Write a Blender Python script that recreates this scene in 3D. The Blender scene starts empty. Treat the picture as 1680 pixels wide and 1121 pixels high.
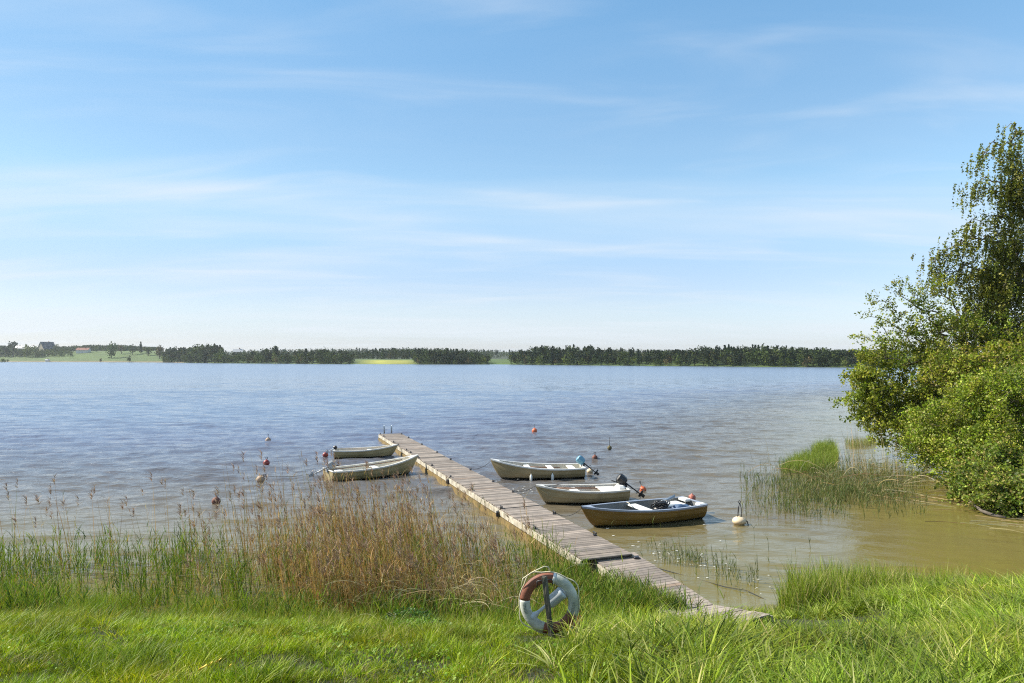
import bpy, math, random
import numpy as np
from mathutils import Vector, Matrix, Euler

random.seed(7)
RNG = np.random.default_rng(11)
SC = bpy.context.scene
COL = SC.collection

# ------------------------------------------------------------------ camera, world, sun, exposure
CAM_H = 5.2            # eye level above the lake
F = 1120.0             # focal length in photo pixels (24 mm on a 36 mm frame, 1680 px wide)
HOR = 588.0            # horizon row of the photo
cam_d = bpy.data.cameras.new('camera')
cam_d.lens = 24.0
cam_d.sensor_width = 36.0
cam_d.shift_y = (HOR - 560.5) / 1680.0
cam_d.clip_start = 0.1
cam_d.clip_end = 20000.0
cam = bpy.data.objects.new('camera', cam_d)
COL.objects.link(cam)
cam.location = (0, 0, CAM_H)
cam.rotation_euler = (math.radians(90), 0, 0)
SC.camera = cam

SUN_EL = math.radians(40)
SUN_AZ = math.radians(-74)      # measured from +Y towards +X
world = bpy.data.worlds.new("World")
SC.world = world
world.use_nodes = True
wt = world.node_tree
for n in list(wt.nodes):
    wt.nodes.remove(n)


def N(tree, kind, **kw):
    n = tree.nodes.new(kind)
    for k, v in kw.items():
        if k.startswith('i_'):
            key = k[2:]
            key = int(key) if key.isdigit() else key.replace('_', ' ')
            n.inputs[key].default_value = v
        else:
            setattr(n, k, v)
    return n


def build_world():
    t = wt
    L = t.links.new
    sky = N(t, 'ShaderNodeTexSky', sky_type='NISHITA', sun_disc=False, sun_elevation=SUN_EL,
            sun_rotation=SUN_AZ, altitude=0.0, air_density=1.0, dust_density=0.3, ozone_density=2.0)
    tc = N(t, 'ShaderNodeTexCoord')
    sep = N(t, 'ShaderNodeSeparateXYZ')
    L(tc.outputs['Generated'], sep.inputs[0])
    # colour grade of the clear sky by elevation
    zr = N(t, 'ShaderNodeValToRGB')
    zr.color_ramp.interpolation = 'EASE'
    e = zr.color_ramp.elements
    e[0].position = 0.0
    e[0].color = (0.645, 0.70, 0.99, 1)
    e[1].position = 0.5
    e[1].color = (0.86, 1.18, 1.18, 1)
    m = zr.color_ramp.elements.new(0.08)
    m.color = (0.84, 0.82, 0.92, 1)
    m = zr.color_ramp.elements.new(0.25)
    m.color = (1.02, 1.12, 1.06, 1)
    L(sep.outputs['Z'], zr.inputs[0])
    mul = N(t, 'ShaderNodeMix', data_type='RGBA', blend_type='MULTIPLY')
    mul.inputs[0].default_value = 1.0
    L(sky.outputs[0], mul.inputs[6])
    # even out the glow on the sun's side a little
    bx = N(t, 'ShaderNodeMapRange')
    bx.inputs['From Min'].default_value = -1.0
    bx.inputs['From Max'].default_value = 1.0
    bx.inputs['To Min'].default_value = 0.62
    bx.inputs['To Max'].default_value = 1.32
    L(sep.outputs['X'], bx.inputs[0])
    bm = N(t, 'ShaderNodeMix', data_type='RGBA', blend_type='MULTIPLY')
    bm.inputs[0].default_value = 1.0
    L(zr.outputs[0], bm.inputs[6]); L(bx.outputs[0], bm.inputs[7])
    L(bm.outputs[2], mul.inputs[7])
    # cirrus: stretched noise on a high plane
    zc = N(t, 'ShaderNodeMath', operation='MAXIMUM')
    zc.inputs[1].default_value = 0.0
    L(sep.outputs['Z'], zc.inputs[0])
    za = N(t, 'ShaderNodeMath', operation='ADD')
    za.inputs[1].default_value = 0.10
    L(zc.outputs[0], za.inputs[0])
    dx = N(t, 'ShaderNodeMath', operation='DIVIDE')
    dy = N(t, 'ShaderNodeMath', operation='DIVIDE')
    L(sep.outputs['X'], dx.inputs[0]); L(za.outputs[0], dx.inputs[1])
    L(sep.outputs['Y'], dy.inputs[0]); L(za.outputs[0], dy.inputs[1])
    cmb = N(t, 'ShaderNodeCombineXYZ')
    L(dx.outputs[0], cmb.inputs[0]); L(dy.outputs[0], cmb.inputs[1])
    total = None
    for (sx, sy, rot, loc, lo, hi, amt, dist) in ((0.30, 1.05, 0.22, (3.1, 1.7, 0), 0.42, 0.80, 0.62, 0.8),
                                            (0.8, 2.2, -0.28, (7.3, 5.1, 0), 0.46, 0.82, 0.36, 1.0),
                                            (0.22, 0.36, 0.1, (1.3, 9.0, 0), 0.44, 0.78, 0.45, 0.4)):
        mp = N(t, 'ShaderNodeMapping')
        mp.inputs['Rotation'].default_value = (0, 0, rot)
        mp.inputs['Scale'].default_value = (-sx, sy, 1)
        mp.inputs['Location'].default_value = loc
        L(cmb.outputs[0], mp.inputs[0])
        no = N(t, 'ShaderNodeTexNoise')
        no.inputs['Scale'].default_value = 1.0
        no.inputs['Detail'].default_value = 5
        no.inputs['Roughness'].default_value = 0.48
        no.inputs['Distortion'].default_value = dist
        L(mp.outputs[0], no.inputs['Vector'])
        mr = N(t, 'ShaderNodeMapRange', interpolation_type='SMOOTHSTEP')
        mr.inputs['From Min'].default_value = lo
        mr.inputs['From Max'].default_value = hi
        mr.inputs['To Max'].default_value = amt
        L(no.outputs[0], mr.inputs[0])
        if total is None:
            total = mr.outputs[0]
        else:
            ad = N(t, 'ShaderNodeMath', operation='ADD', use_clamp=True)
            L(total, ad.inputs[0]); L(mr.outputs[0], ad.inputs[1])
            total = ad.outputs[0]
    cl = N(t, 'ShaderNodeMix', data_type='RGBA', blend_type='MIX')
    L(total, cl.inputs[0])
    L(mul.outputs[2], cl.inputs[6])
    cl.inputs[7].default_value = CLOUD
    bg = N(t, 'ShaderNodeBackground')
    bg.inputs['Strength'].default_value = 0.10
    L(cl.outputs[2], bg.inputs[0])
    out = N(t, 'ShaderNodeOutputWorld')
    L(bg.outputs[0], out.inputs[0])


CLOUD = (4.75, 5.15, 5.6, 1)
build_world()

sun_d = bpy.data.lights.new('sun', 'SUN')
sun_d.energy = 5.0
sun_d.angle = math.radians(0.53)
sun_d.color = (1.0, 0.93, 0.80)
sun = bpy.data.objects.new('sun', sun_d)
COL.objects.link(sun)
sdir = Vector((math.sin(SUN_AZ) * math.cos(SUN_EL), math.cos(SUN_AZ) * math.cos(SUN_EL), math.sin(SUN_EL)))
sun.rotation_euler = sdir.to_track_quat('Z', 'Y').to_euler()
sun.location = (-30, 10, 40)

SC.view_settings.view_transform = 'Standard'
SC.view_settings.look = 'None'
SC.view_settings.exposure = 0.81
SC.view_settings.gamma = 1.0
SC.cycles.max_bounces = 8
SC.cycles.transparent_max_bounces = 8
SC.cycles.sample_clamp_indirect = 4.0
SC.cycles.sample_clamp_direct = 1.6
SC.cycles.filter_width = 1.15
SC.cycles.use_denoising = False
SC.cycles.use_adaptive_sampling = False


# ------------------------------------------------------------------ helpers
def P(px, py, z=0.0):
    """world point at height z seen at a photo pixel (used only to read positions off the photo)"""
    d = F * (CAM_H - z) / (py - HOR)
    return Vector(((px - 840.0) / F * d, d, z))


def tag(o, label=None, cat=None, group=None, kind=None):
    if label: o['label'] = label
    if cat: o['category'] = cat
    if group: o['group'] = group
    if kind: o['kind'] = kind
    return o


def empty(name, loc=(0, 0, 0), rz=0.0):
    o = bpy.data.objects.new(name, None)
    o.empty_display_size = 0.2
    o.location = loc
    o.rotation_euler = (0, 0, rz)
    COL.objects.link(o)
    return o


def npmesh(name, V, faces, mats, parent=None, col=None, smooth=False, midx=None, attrs=None):
    """faces: list of index arrays each (n,k)"""
    me = bpy.data.meshes.new(name)
    V = np.ascontiguousarray(V, dtype=np.float32)
    me.vertices.add(len(V))
    me.vertices.foreach_set('co', V.ravel())
    loops = np.concatenate([f.ravel() for f in faces]).astype(np.int32)
    tot = np.concatenate([np.full(len(f), f.shape[1]) for f in faces]).astype(np.int32)
    st = np.concatenate([[0], np.cumsum(tot)[:-1]]).astype(np.int32)
    me.loops.add(len(loops))
    me.loops.foreach_set('vertex_index', loops)
    me.polygons.add(len(tot))
    me.polygons.foreach_set('loop_start', st)
    me.polygons.foreach_set('loop_total', tot)
    if midx is not None:
        me.polygons.foreach_set('material_index', np.asarray(midx, dtype=np.int32))
    if smooth:
        me.polygons.foreach_set('use_smooth', np.ones(len(tot), dtype=bool))
    me.update(calc_edges=True)
    if col is not None:
        a = me.color_attributes.new('col', 'FLOAT_COLOR', 'POINT')
        c = np.ones((len(V), 4), dtype=np.float32)
        c[:, :3] = col
        a.data.foreach_set('color', c.ravel())
    for k, v in (attrs or {}).items():
        a = me.attributes.new(k, 'FLOAT', 'POINT')
        a.data.foreach_set('value', np.ascontiguousarray(v, dtype=np.float32))
    if not isinstance(mats, (list, tuple)):
        mats = [mats]
    for m in mats:
        me.materials.append(m)
    o = bpy.data.objects.new(name, me)
    COL.objects.link(o)
    if parent is not None:
        o.parent = parent
    return o


class MB:
    """collects simple solids, then links them as one mesh"""
    def __init__(s):
        s.v = []; s.f = []; s.c = []; s.cur = (1, 1, 1); s.sm = []

    def add(s, vs, fs, smooth=False):
        b = len(s.v)
        for v in vs:
            s.v.append(tuple(v)); s.c.append(s.cur)
        for f in fs:
            s.f.append([b + i for i in f]); s.sm.append(smooth)

    def box(s, c, size, R=None, bev=0.0):
        c = Vector(c)
        hx, hy, hz = size[0] / 2, size[1] / 2, size[2] / 2
        if bev <= 0:
            vs = [Vector((x, y, z)) for x in (-hx, hx) for y in (-hy, hy) for z in (-hz, hz)]
            fs = [(0, 1, 3, 2), (4, 6, 7, 5), (0, 4, 5, 1), (2, 3, 7, 6), (0, 2, 6, 4), (1, 5, 7, 3)]
        else:
            b = min(bev, hx * .9, hy * .9, hz * .9)
            ring = [(-hx + b, -hy), (hx - b, -hy), (hx, -hy + b), (hx, hy - b), (hx - b, hy), (-hx + b, hy), (-hx, hy - b), (-hx, -hy + b)]
            ins = [(x * (1 - b / hx), y * (1 - b / hy)) for x, y in ring]
            vs = [Vector((x, y, -hz)) for x, y in ins] + [Vector((x, y, -hz + b)) for x, y in ring] + \
                 [Vector((x, y, hz - b)) for x, y in ring] + [Vector((x, y, hz)) for x, y in ins]
            fs = [tuple(reversed(range(8))), tuple(range(24, 32))]
            for r in range(3):
                for i in range(8):
                    j = (i + 1) % 8
                    fs.append((r * 8 + i, r * 8 + j, (r + 1) * 8 + j, (r + 1) * 8 + i))
        if R is not None:
            vs = [R @ v for v in vs]
        s.add([v + c for v in vs], fs)

    def tube(s, pts, r, n=8, cap=True, smooth=True, squash=1.0):
        pts = [Vector(p) for p in pts]
        if isinstance(r, (int, float)):
            r = [r] * len(pts)
        vs = []; fs = []
        prev = None
        for i, p in enumerate(pts):
            d = (pts[min(i + 1, len(pts) - 1)] - pts[max(i - 1, 0)])
            d = d.normalized() if d.length > 1e-9 else Vector((0, 0, 1))
            if prev is None:
                a = d.cross(Vector((0, 0, 1)))
                if a.length < 0.1: a = d.cross(Vector((1, 0, 0)))
                a.normalize()
            else:
                a = (prev - d * prev.dot(d)).normalized()
            prev = a
            b = d.cross(a)
            for k in range(n):
                t = 2 * math.pi * k / n
                vs.append(p + (a * math.cos(t) + b * math.sin(t) * squash) * r[i])
        for i in range(len(pts) - 1):
            for k in range(n):
                k2 = (k + 1) % n
                fs.append((i * n + k, i * n + k2, (i + 1) * n + k2, (i + 1) * n + k))
        if cap:
            fs.append(tuple(reversed(range(n))))
            fs.append(tuple(range((len(pts) - 1) * n, len(pts) * n)))
        s.add(vs, fs, smooth)

    def lathe(s, prof, n=20, M=None, smooth=True):
        """prof: (radius, z)"""
        vs = []; fs = []
        for r, z in prof:
            for k in range(n):
                t = 2 * math.pi * k / n
                v = Vector((r * math.cos(t), r * math.sin(t), z))
                vs.append(M @ v if M is not None else v)
        for i in range(len(prof) - 1):
            for k in range(n):
                k2 = (k + 1) % n
                fs.append((i * n + k, i * n + k2, (i + 1) * n + k2, (i + 1) * n + k))
        fs.append(tuple(reversed(range(n))))
        fs.append(tuple(range((len(prof) - 1) * n, len(prof) * n)))
        s.add(vs, fs, smooth)

    def ball(s, c, r, n=16, m=10, sc=(1, 1, 1)):
        prof = [(max(r * math.sin(math.pi * i / m), 1e-4), -r * math.cos(math.pi * i / m)) for i in range(m + 1)]
        M = Matrix.Translation(Vector(c)) @ Matrix.Diagonal((*sc, 1))
        s.lathe(prof, n, M)

    def build(s, name, mat, parent=None):
        me = bpy.data.meshes.new(name)
        me.from_pydata(s.v, [], s.f)
        me.polygons.foreach_set('use_smooth', s.sm)
        a = me.color_attributes.new('col', 'FLOAT_COLOR', 'POINT')
        a.data.foreach_set('color', np.array([[*c, 1] for c in s.c], dtype=np.float32).ravel())
        me.materials.append(mat)
        me.update()
        o = bpy.data.objects.new(name, me)
        COL.objects.link(o)
        if parent is not None:
            o.parent = parent
        return o


# value noise for numpy
_T = np.random.default_rng(5).random((256, 256))


def vnoise(x, y, s=1.0, seed=0):
    x = np.asarray(x) / s + 37.1 * seed + 1000; y = np.asarray(y) / s + 11.7 * seed + 1000
    xi = np.floor(x).astype(int); yi = np.floor(y).astype(int)
    fx = x - xi; fy = y - yi
    fx = fx * fx * (3 - 2 * fx); fy = fy * fy * (3 - 2 * fy)
    g = lambda a, b: _T[a % 256, b % 256]
    return (g(xi, yi) * (1 - fx) + g(xi + 1, yi) * fx) * (1 - fy) + (g(xi, yi + 1) * (1 - fx) + g(xi + 1, yi + 1) * fx) * fy


def fbm(x, y, s=1.0, seed=0, o=4):
    t = 0; a = 0.5; n = 0
    for i in range(o):
        t = t + a * vnoise(x, y, s / 2 ** i, seed + i * 3); n += a; a *= .5
    return t / n


def sstep(a, b, x):
    t = np.clip((np.asarray(x, dtype=float) - a) / (b - a), 0, 1)
    return t * t * (3 - 2 * t)


# ------------------------------------------------------------------ materials
def mat(name, base=(0.5, 0.5, 0.5), rough=0.6, var=0.15, scale=8.0, bump=0.1, bscale=None, metal=0.0,
        attr=False, stretch=(1, 1, 1), dirt=None, dirt_amt=0.5, spec=0.5, detail=5):
    m = bpy.data.materials.new(name)
    m.use_nodes = True
    t = m.node_tree
    L = t.links.new
    b = t.nodes['Principled BSDF']
    b.inputs['Roughness'].default_value = rough
    b.inputs['Metallic'].default_value = metal
    b.inputs['Specular IOR Level'].default_value = spec
    tc = N(t, 'ShaderNodeTexCoord')
    mp = N(t, 'ShaderNodeMapping')
    mp.inputs['Scale'].default_value = stretch
    L(tc.outputs['Object'], mp.inputs[0])
    no = N(t, 'ShaderNodeTexNoise')
    no.inputs['Scale'].default_value = scale
    no.inputs['Detail'].default_value = detail
    L(mp.outputs[0], no.inputs['Vector'])
    mr = N(t, 'ShaderNodeMapRange')
    mr.inputs['From Min'].default_value = 0.3
    mr.inputs['From Max'].default_value = 0.7
    mr.inputs['To Min'].default_value = 1 - var
    mr.inputs['To Max'].default_value = 1 + var
    L(no.outputs[0], mr.inputs[0])
    mul = N(t, 'ShaderNodeMix', data_type='RGBA', blend_type='MULTIPLY')
    mul.inputs[0].default_value = 1.0
    if attr:
        at = N(t, 'ShaderNodeAttribute', attribute_name='col')
        if base != (1, 1, 1):
            m0 = N(t, 'ShaderNodeMix', data_type='RGBA', blend_type='MULTIPLY')
            m0.inputs[0].default_value = 1.0
            L(at.outputs['Color'], m0.inputs[6])
            m0.inputs[7].default_value = (*base, 1)
            L(m0.outputs[2], mul.inputs[6])
        else:
            L(at.outputs['Color'], mul.inputs[6])
    else:
        mul.inputs[6].default_value = (*base, 1)
    L(mr.outputs[0], mul.inputs[7])
    res = mul.outputs[2]
    if dirt:
        n2 = N(t, 'ShaderNodeTexNoise')
        n2.inputs['Scale'].default_value = scale * 0.4
        n2.inputs['Detail'].default_value = 6
        L(tc.outputs['Object'], n2.inputs['Vector'])
        r2 = N(t, 'ShaderNodeMapRange')
        r2.inputs['From Min'].default_value = 0.48
        r2.inputs['From Max'].default_value = 0.7
        r2.inputs['To Max'].default_value = dirt_amt
        L(n2.outputs[0], r2.inputs[0])
        mx = N(t, 'ShaderNodeMix', data_type='RGBA', blend_type='MIX')
        L(r2.outputs[0], mx.inputs[0])
        L(res, mx.inputs[6])
        mx.inputs[7].default_value = (*dirt, 1)
        res = mx.outputs[2]
    L(res, b.inputs['Base Color'])
    if bump > 0:
        bn = N(t, 'ShaderNodeTexNoise')
        bn.inputs['Scale'].default_value = bscale or scale * 3
        bn.inputs['Detail'].default_value = 4
        L(mp.outputs[0], bn.inputs['Vector'])
        bp = N(t, 'ShaderNodeBump')
        bp.inputs['Strength'].default_value = bump
        bp.inputs['Distance'].default_value = 0.02
        L(bn.outputs[0], bp.inputs['Height'])
        L(bp.outputs[0], b.inputs['Normal'])
    return m


def leafmat(name, trans=0.4, rough=0.45, spec=0.4, tint=(1.15, 1.25, 0.55)):
    m = bpy.data.materials.new(name)
    m.use_nodes = True
    t = m.node_tree
    L = t.links.new
    b = t.nodes['Principled BSDF']
    out = t.nodes['Material Output']
    at = N(t, 'ShaderNodeAttribute', attribute_name='col')
    L(at.outputs['Color'], b.inputs['Base Color'])
    b.inputs['Roughness'].default_value = rough
    b.inputs['Specular IOR Level'].default_value = spec
    tr = N(t, 'ShaderNodeBsdfTranslucent')
    mu = N(t, 'ShaderNodeMix', data_type='RGBA', blend_type='MULTIPLY')
    mu.inputs[0].default_value = 1.0
    L(at.outputs['Color'], mu.inputs[6])
    mu.inputs[7].default_value = (*tint, 1)
    L(mu.outputs[2], tr.inputs[0])
    mx = N(t, 'ShaderNodeMixShader')
    mx.inputs[0].default_value = trans
    L(b.outputs[0], mx.inputs[1])
    L(tr.outputs[0], mx.inputs[2])
    L(mx.outputs[0], out.inputs[0])
    return m


M = {}
M['grass'] = leafmat('grass_blades', 0.30, rough=.5, spec=.22, tint=(1.25, 1.2, .35))
M['leaf'] = leafmat('tree_leaves', 0.33, rough=.5, spec=.25, tint=(1.1, 1.2, 0.6))
M['reed'] = leafmat('green_reed', 0.28, rough=.6, spec=.2)
M['dry'] = leafmat('dry_reed', 0.25, rough=0.6, spec=0.25, tint=(1.1, 1.0, 0.8))
M['far'] = leafmat('far_leaves', 0.15, rough=0.8, spec=0.1)
M['bark'] = mat('bark', (0.12, 0.10, 0.08), 0.9, 0.4, 6, 0.5)
M['birchbark'] = mat('birch_bark', (0.55, 0.53, 0.5), 0.8, 0.3, 4, 0.3, dirt=(0.05, 0.045, 0.04), dirt_amt=0.9)
M['plank'] = mat('weathered_planks', (1, 1, 1), 0.85, 0.22, 3.0, 0.35, bscale=20, attr=True, stretch=(1, 1, 1), dirt=(0.17, 0.145, 0.13), dirt_amt=0.45)
M['beam'] = mat('weathered_beam', (0.46, 0.42, 0.34), 0.85, 0.3, 5.0, 0.35, dirt=(0.16, 0.13, 0.08), dirt_amt=0.85)
M['float'] = mat('stained_float', (0.20, 0.135, 0.045), 0.8, 0.4, 4.0, 0.3, dirt=(0.08, 0.07, 0.03), dirt_amt=0.8)
M['darkmetal'] = mat('dark_metal', (0.03, 0.03, 0.035), 0.45, 0.2, 10, 0.1, metal=0.3)
M['galv'] = mat('galvanised_metal', (0.30, 0.36, 0.42), 0.4, 0.15, 12, 0.05, metal=0.6)
M['wood_dark'] = mat('old_post_wood', (0.105, 0.098, 0.075), 0.9, 0.4, 14, 0.6, stretch=(1, 1, 0.15), bscale=40)
M['rope'] = mat('pale_rope', (0.55, 0.5, 0.4), 0.9, 0.2, 40, 0.3)
M['rope_dark'] = mat('dark_rope', (0.06, 0.055, 0.05), 0.9, 0.2, 40, 0.3)
M['white'] = mat('white_gelcoat', (0.74, 0.74, 0.71), 0.4, 0.06, 6, 0.03, dirt=(0.5, 0.48, 0.4), dirt_amt=0.35)
M['cream'] = mat('cream_paint', (0.66, 0.62, 0.48), 0.5, 0.1, 6, 0.05)
M['black'] = mat('black_plastic', (0.018, 0.018, 0.02), 0.4, 0.2, 12, 0.05)
M['blue'] = mat('blue_cowl', (0.12, 0.30, 0.42), 0.3, 0.08, 6, 0.02)
M['greymotor'] = mat('grey_cowl', (0.30, 0.32, 0.34), 0.4, 0.1, 6, 0.02)
M['floorwood'] = mat('boat_floor_wood', (0.40, 0.26, 0.13), 0.75, 0.25, 8, 0.3, stretch=(0.3, 4, 1))
M['hull_shade'] = mat('waterline_shade', (0.022, 0.020, 0.010), .35, .3, 6, .1)  # shade and dark reflection under the boats, painted as a hull band
M['foam'] = mat('foam', (0.75, 0.75, 0.7), 0.8, 0.1, 8, 0.1)


# ------------------------------------------------------------------ shoreline and terrain
SHORE = [(-300, 20), (-60, 15.5), (-14, 14.0), (-8, 13.6), (-3, 13.4), (0, 13.3), (3, 13.5), (5, 13.8), (6.2, 14.6), (8, 14.9),
         (10.5, 15.0), (12.5, 15.8), (16, 16.3), (21, 16.8), (25, 18), (25, 19.2), (20, 20.2), (16.6, 21.2), (16.2, 23.5), (17.6, 27),
         (20, 31), (22, 37), (26, 45), (31, 57), (45, 80), (80, 110), (300, 150)]
POLY = np.array(SHORE + [(300, -60), (-300, -60)], dtype=float)
SEG = np.array(SHORE, dtype=float)


def shore_dist(x, y):
    """positive on land, negative on water"""
    x = np.asarray(x, dtype=float); y = np.asarray(y, dtype=float)
    best = np.full(x.shape, 1e9)
    for a, b in zip(SEG[:-1], SEG[1:]):
        d = b - a
        t = np.clip(((x - a[0]) * d[0] + (y - a[1]) * d[1]) / (d @ d), 0, 1)
        best = np.minimum(best, np.hypot(x - a[0] - t * d[0], y - a[1] - t * d[1]))
    ins = np.zeros(x.shape, dtype=bool)
    for a, b in zip(POLY, np.roll(POLY, -1, axis=0)):
        c = ((a[1] > y) != (b[1] > y))
        with np.errstate(divide='ignore', invalid='ignore'):
            xc = (b[0] - a[0]) * (y - a[1]) / (b[1] - a[1]) + a[0]
        ins ^= c & (x < xc)
    return np.where(ins, best, -best)


def ground_z(x, y, d=None):
    if d is None: d = shore_dist(x, y)
    right = sstep(17.5, 21, y) * sstep(10, 14, x)
    zl = 3.5 * (1 - np.exp(-np.maximum(d, 0) ** 1.35 / 12.2)) * (1 - right) + right * 0.9 * (1 - np.exp(-np.maximum(d, 0) / 3))
    zw = -np.minimum(-np.minimum(d, 0) * 0.17, 2.5)
    n = (fbm(x, y, 1.6, 3) - .5) * 0.16 * sstep(-1, 1.5, d) + (fbm(x, y, 0.35, 8, 2) - .5) * 0.05
    zl = zl - 0.52 * np.exp(-(((x - 3.9) / 1.9) ** 2 + ((y - 9.8) / 1.5) ** 2))
    return np.where(d > 0, zl, zw) + n


def axis(segs):
    out = []
    for a, b, n in segs:
        out += list(np.linspace(a, b, n, endpoint=False))
    out.append(segs[-1][1])
    return np.array(out)


def grid_faces(nx, ny):
    i = np.arange(ny - 1)[:, None] * nx + np.arange(nx - 1)[None, :]
    i = i.ravel()
    return np.stack([i, i + 1, i + 1 + nx, i + nx], axis=1)


def ground_mat():
    m = bpy.data.materials.new('bank_soil')
    m.use_nodes = True
    t = m.node_tree; L = t.links.new
    b = t.nodes['Principled BSDF']
    b.inputs['Roughness'].default_value = 0.95
    tc = N(t, 'ShaderNodeTexCoord')
    no = N(t, 'ShaderNodeTexNoise'); no.inputs['Scale'].default_value = 1.2; no.inputs['Detail'].default_value = 8
    L(tc.outputs['Object'], no.inputs['Vector'])
    r = N(t, 'ShaderNodeValToRGB')
    e = r.color_ramp.elements
    e[0].position = 0.35; e[0].color = (0.018, 0.016, 0.006, 1)
    e[1].position = 0.65; e[1].color = (0.028, 0.036, 0.008, 1)
    L(no.outputs[0], r.inputs[0])
    L(r.outputs[0], b.inputs['Base Color'])
    bp = N(t, 'ShaderNodeBump'); bp.inputs['Strength'].default_value = 0.6; bp.inputs['Distance'].default_value = 0.05
    n2 = N(t, 'ShaderNodeTexNoise'); n2.inputs['Scale'].default_value = 18; n2.inputs['Detail'].default_value = 6
    L(tc.outputs['Object'], n2.inputs['Vector']); L(n2.outputs[0], bp.inputs['Height']); L(bp.outputs[0], b.inputs['Normal'])
    return m


# far shoreline: distance from the viewpoint for each bearing (bearing given as tan = x/y)
FPX = np.array([-900, -300, 0, 150, 270, 375, 480, 575, 700, 830, 900, 1100, 1250, 1400, 1700, 2400], dtype=float)
FD = np.array([1000, 980, 970, 900, 832, 700, 640, 600, 575, 570, 520, 450, 410, 380, 370, 380], dtype=float)


def far_D(tx):
    """forward distance (y) of the far shoreline on bearing x/y = tx"""
    return np.interp(tx * F + 840, FPX, FD)


def far_z(px, s):
    """height of the far land, px = bearing, s = metres inland"""
    left = 1 - sstep(255, 300, px)
    right = sstep(820, 960, px)
    mid = 1 - left - right
    zl = 3 * sstep(0, 40, s) + 13.5 * sstep(30, 190, s) + 6 * sstep(200, 900, s)
    zm = 1.0 * sstep(0, 10, s) + 3 * sstep(20, 150, s) + 20 * sstep(500, 1500, s)
    zr = 1.2 * sstep(0, 8, s) + 5 * sstep(10, 130, s) + 14 * sstep(200, 1500, s)
    return left * zl + mid * zm + right * zr - 0.4 + fbm(px, s, 60, 2) * 1.2 * sstep(0, 30, s)


def build_ground():
    # one sheet: near bank, lake bed and the far land out to the horizon
    xs = axis([(-300, -60, 12), (-60, -20, 30), (-20, 26, 230), (26, 60, 50), (60, 300, 16)])
    ys = axis([(-60, 2, 16), (2, 24, 130), (24, 60, 70), (60, 160, 24)])
    X, Y = np.meshgrid(xs, ys)
    d = shore_dist(X, Y)
    Z = ground_z(X, Y, d)
    V = np.stack([X.ravel(), Y.ravel(), Z.ravel()], axis=1)
    Fq = grid_faces(len(xs), len(ys))
    o = npmesh('ground', V, [Fq], ground_mat(), smooth=True)
    tag(o, kind='structure')
    # far land
    pxs = np.linspace(-900, 2400, 420)
    ss = axis([(-60, 0, 3), (0, 60, 12), (60, 300, 24), (300, 2600, 30)])
    PX, S = np.meshgrid(pxs, ss)
    tx = (PX - 840) / F
    yy = far_D(tx) + S
    xx = tx * yy
    zz = np.where(S < 0, -3.0, far_z(PX, np.maximum(S, 0)))
    V = np.stack([xx.ravel(), yy.ravel(), zz.ravel()], axis=1)
    # colours of the fields themselves
    PXr = PX.ravel(); Sr = np.maximum(S.ravel(), 0)
    c = np.tile(np.array([0.055, 0.095, 0.014]), (len(PXr), 1))
    fld = fbm(PXr, Sr, 40, 4)[:, None]
    c = c * (0.75 + 0.5 * fld)
    fst = (sstep(235, 270, Sr))[:, None]
    c = c * (1 - fst) + np.array([0.03, 0.042, 0.02]) * fst
    brown = ((1 - sstep(12, 26, Sr)) * (PXr < 300))[:, None]
    c = c * (1 - brown) + np.array([0.17, 0.135, 0.075]) * brown
    rape = (sstep(572, 625, PXr) * (1 - sstep(660, 690, PXr)) * (1 - sstep(80, 115, Sr)) * sstep(3, 8, Sr))[:, None]
    c = c * (1 - rape) + np.array([0.27, 0.27, 0.04]) * (0.7 + .6 * fld) * rape
    o = npmesh('hills', V, [grid_faces(len(pxs), len(ss))], mat('far_fields', (1, 1, 1), 0.95, 0.2, 0.05, 0.0, attr=True), col=c, smooth=True)
    tag(o, kind='structure')


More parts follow.
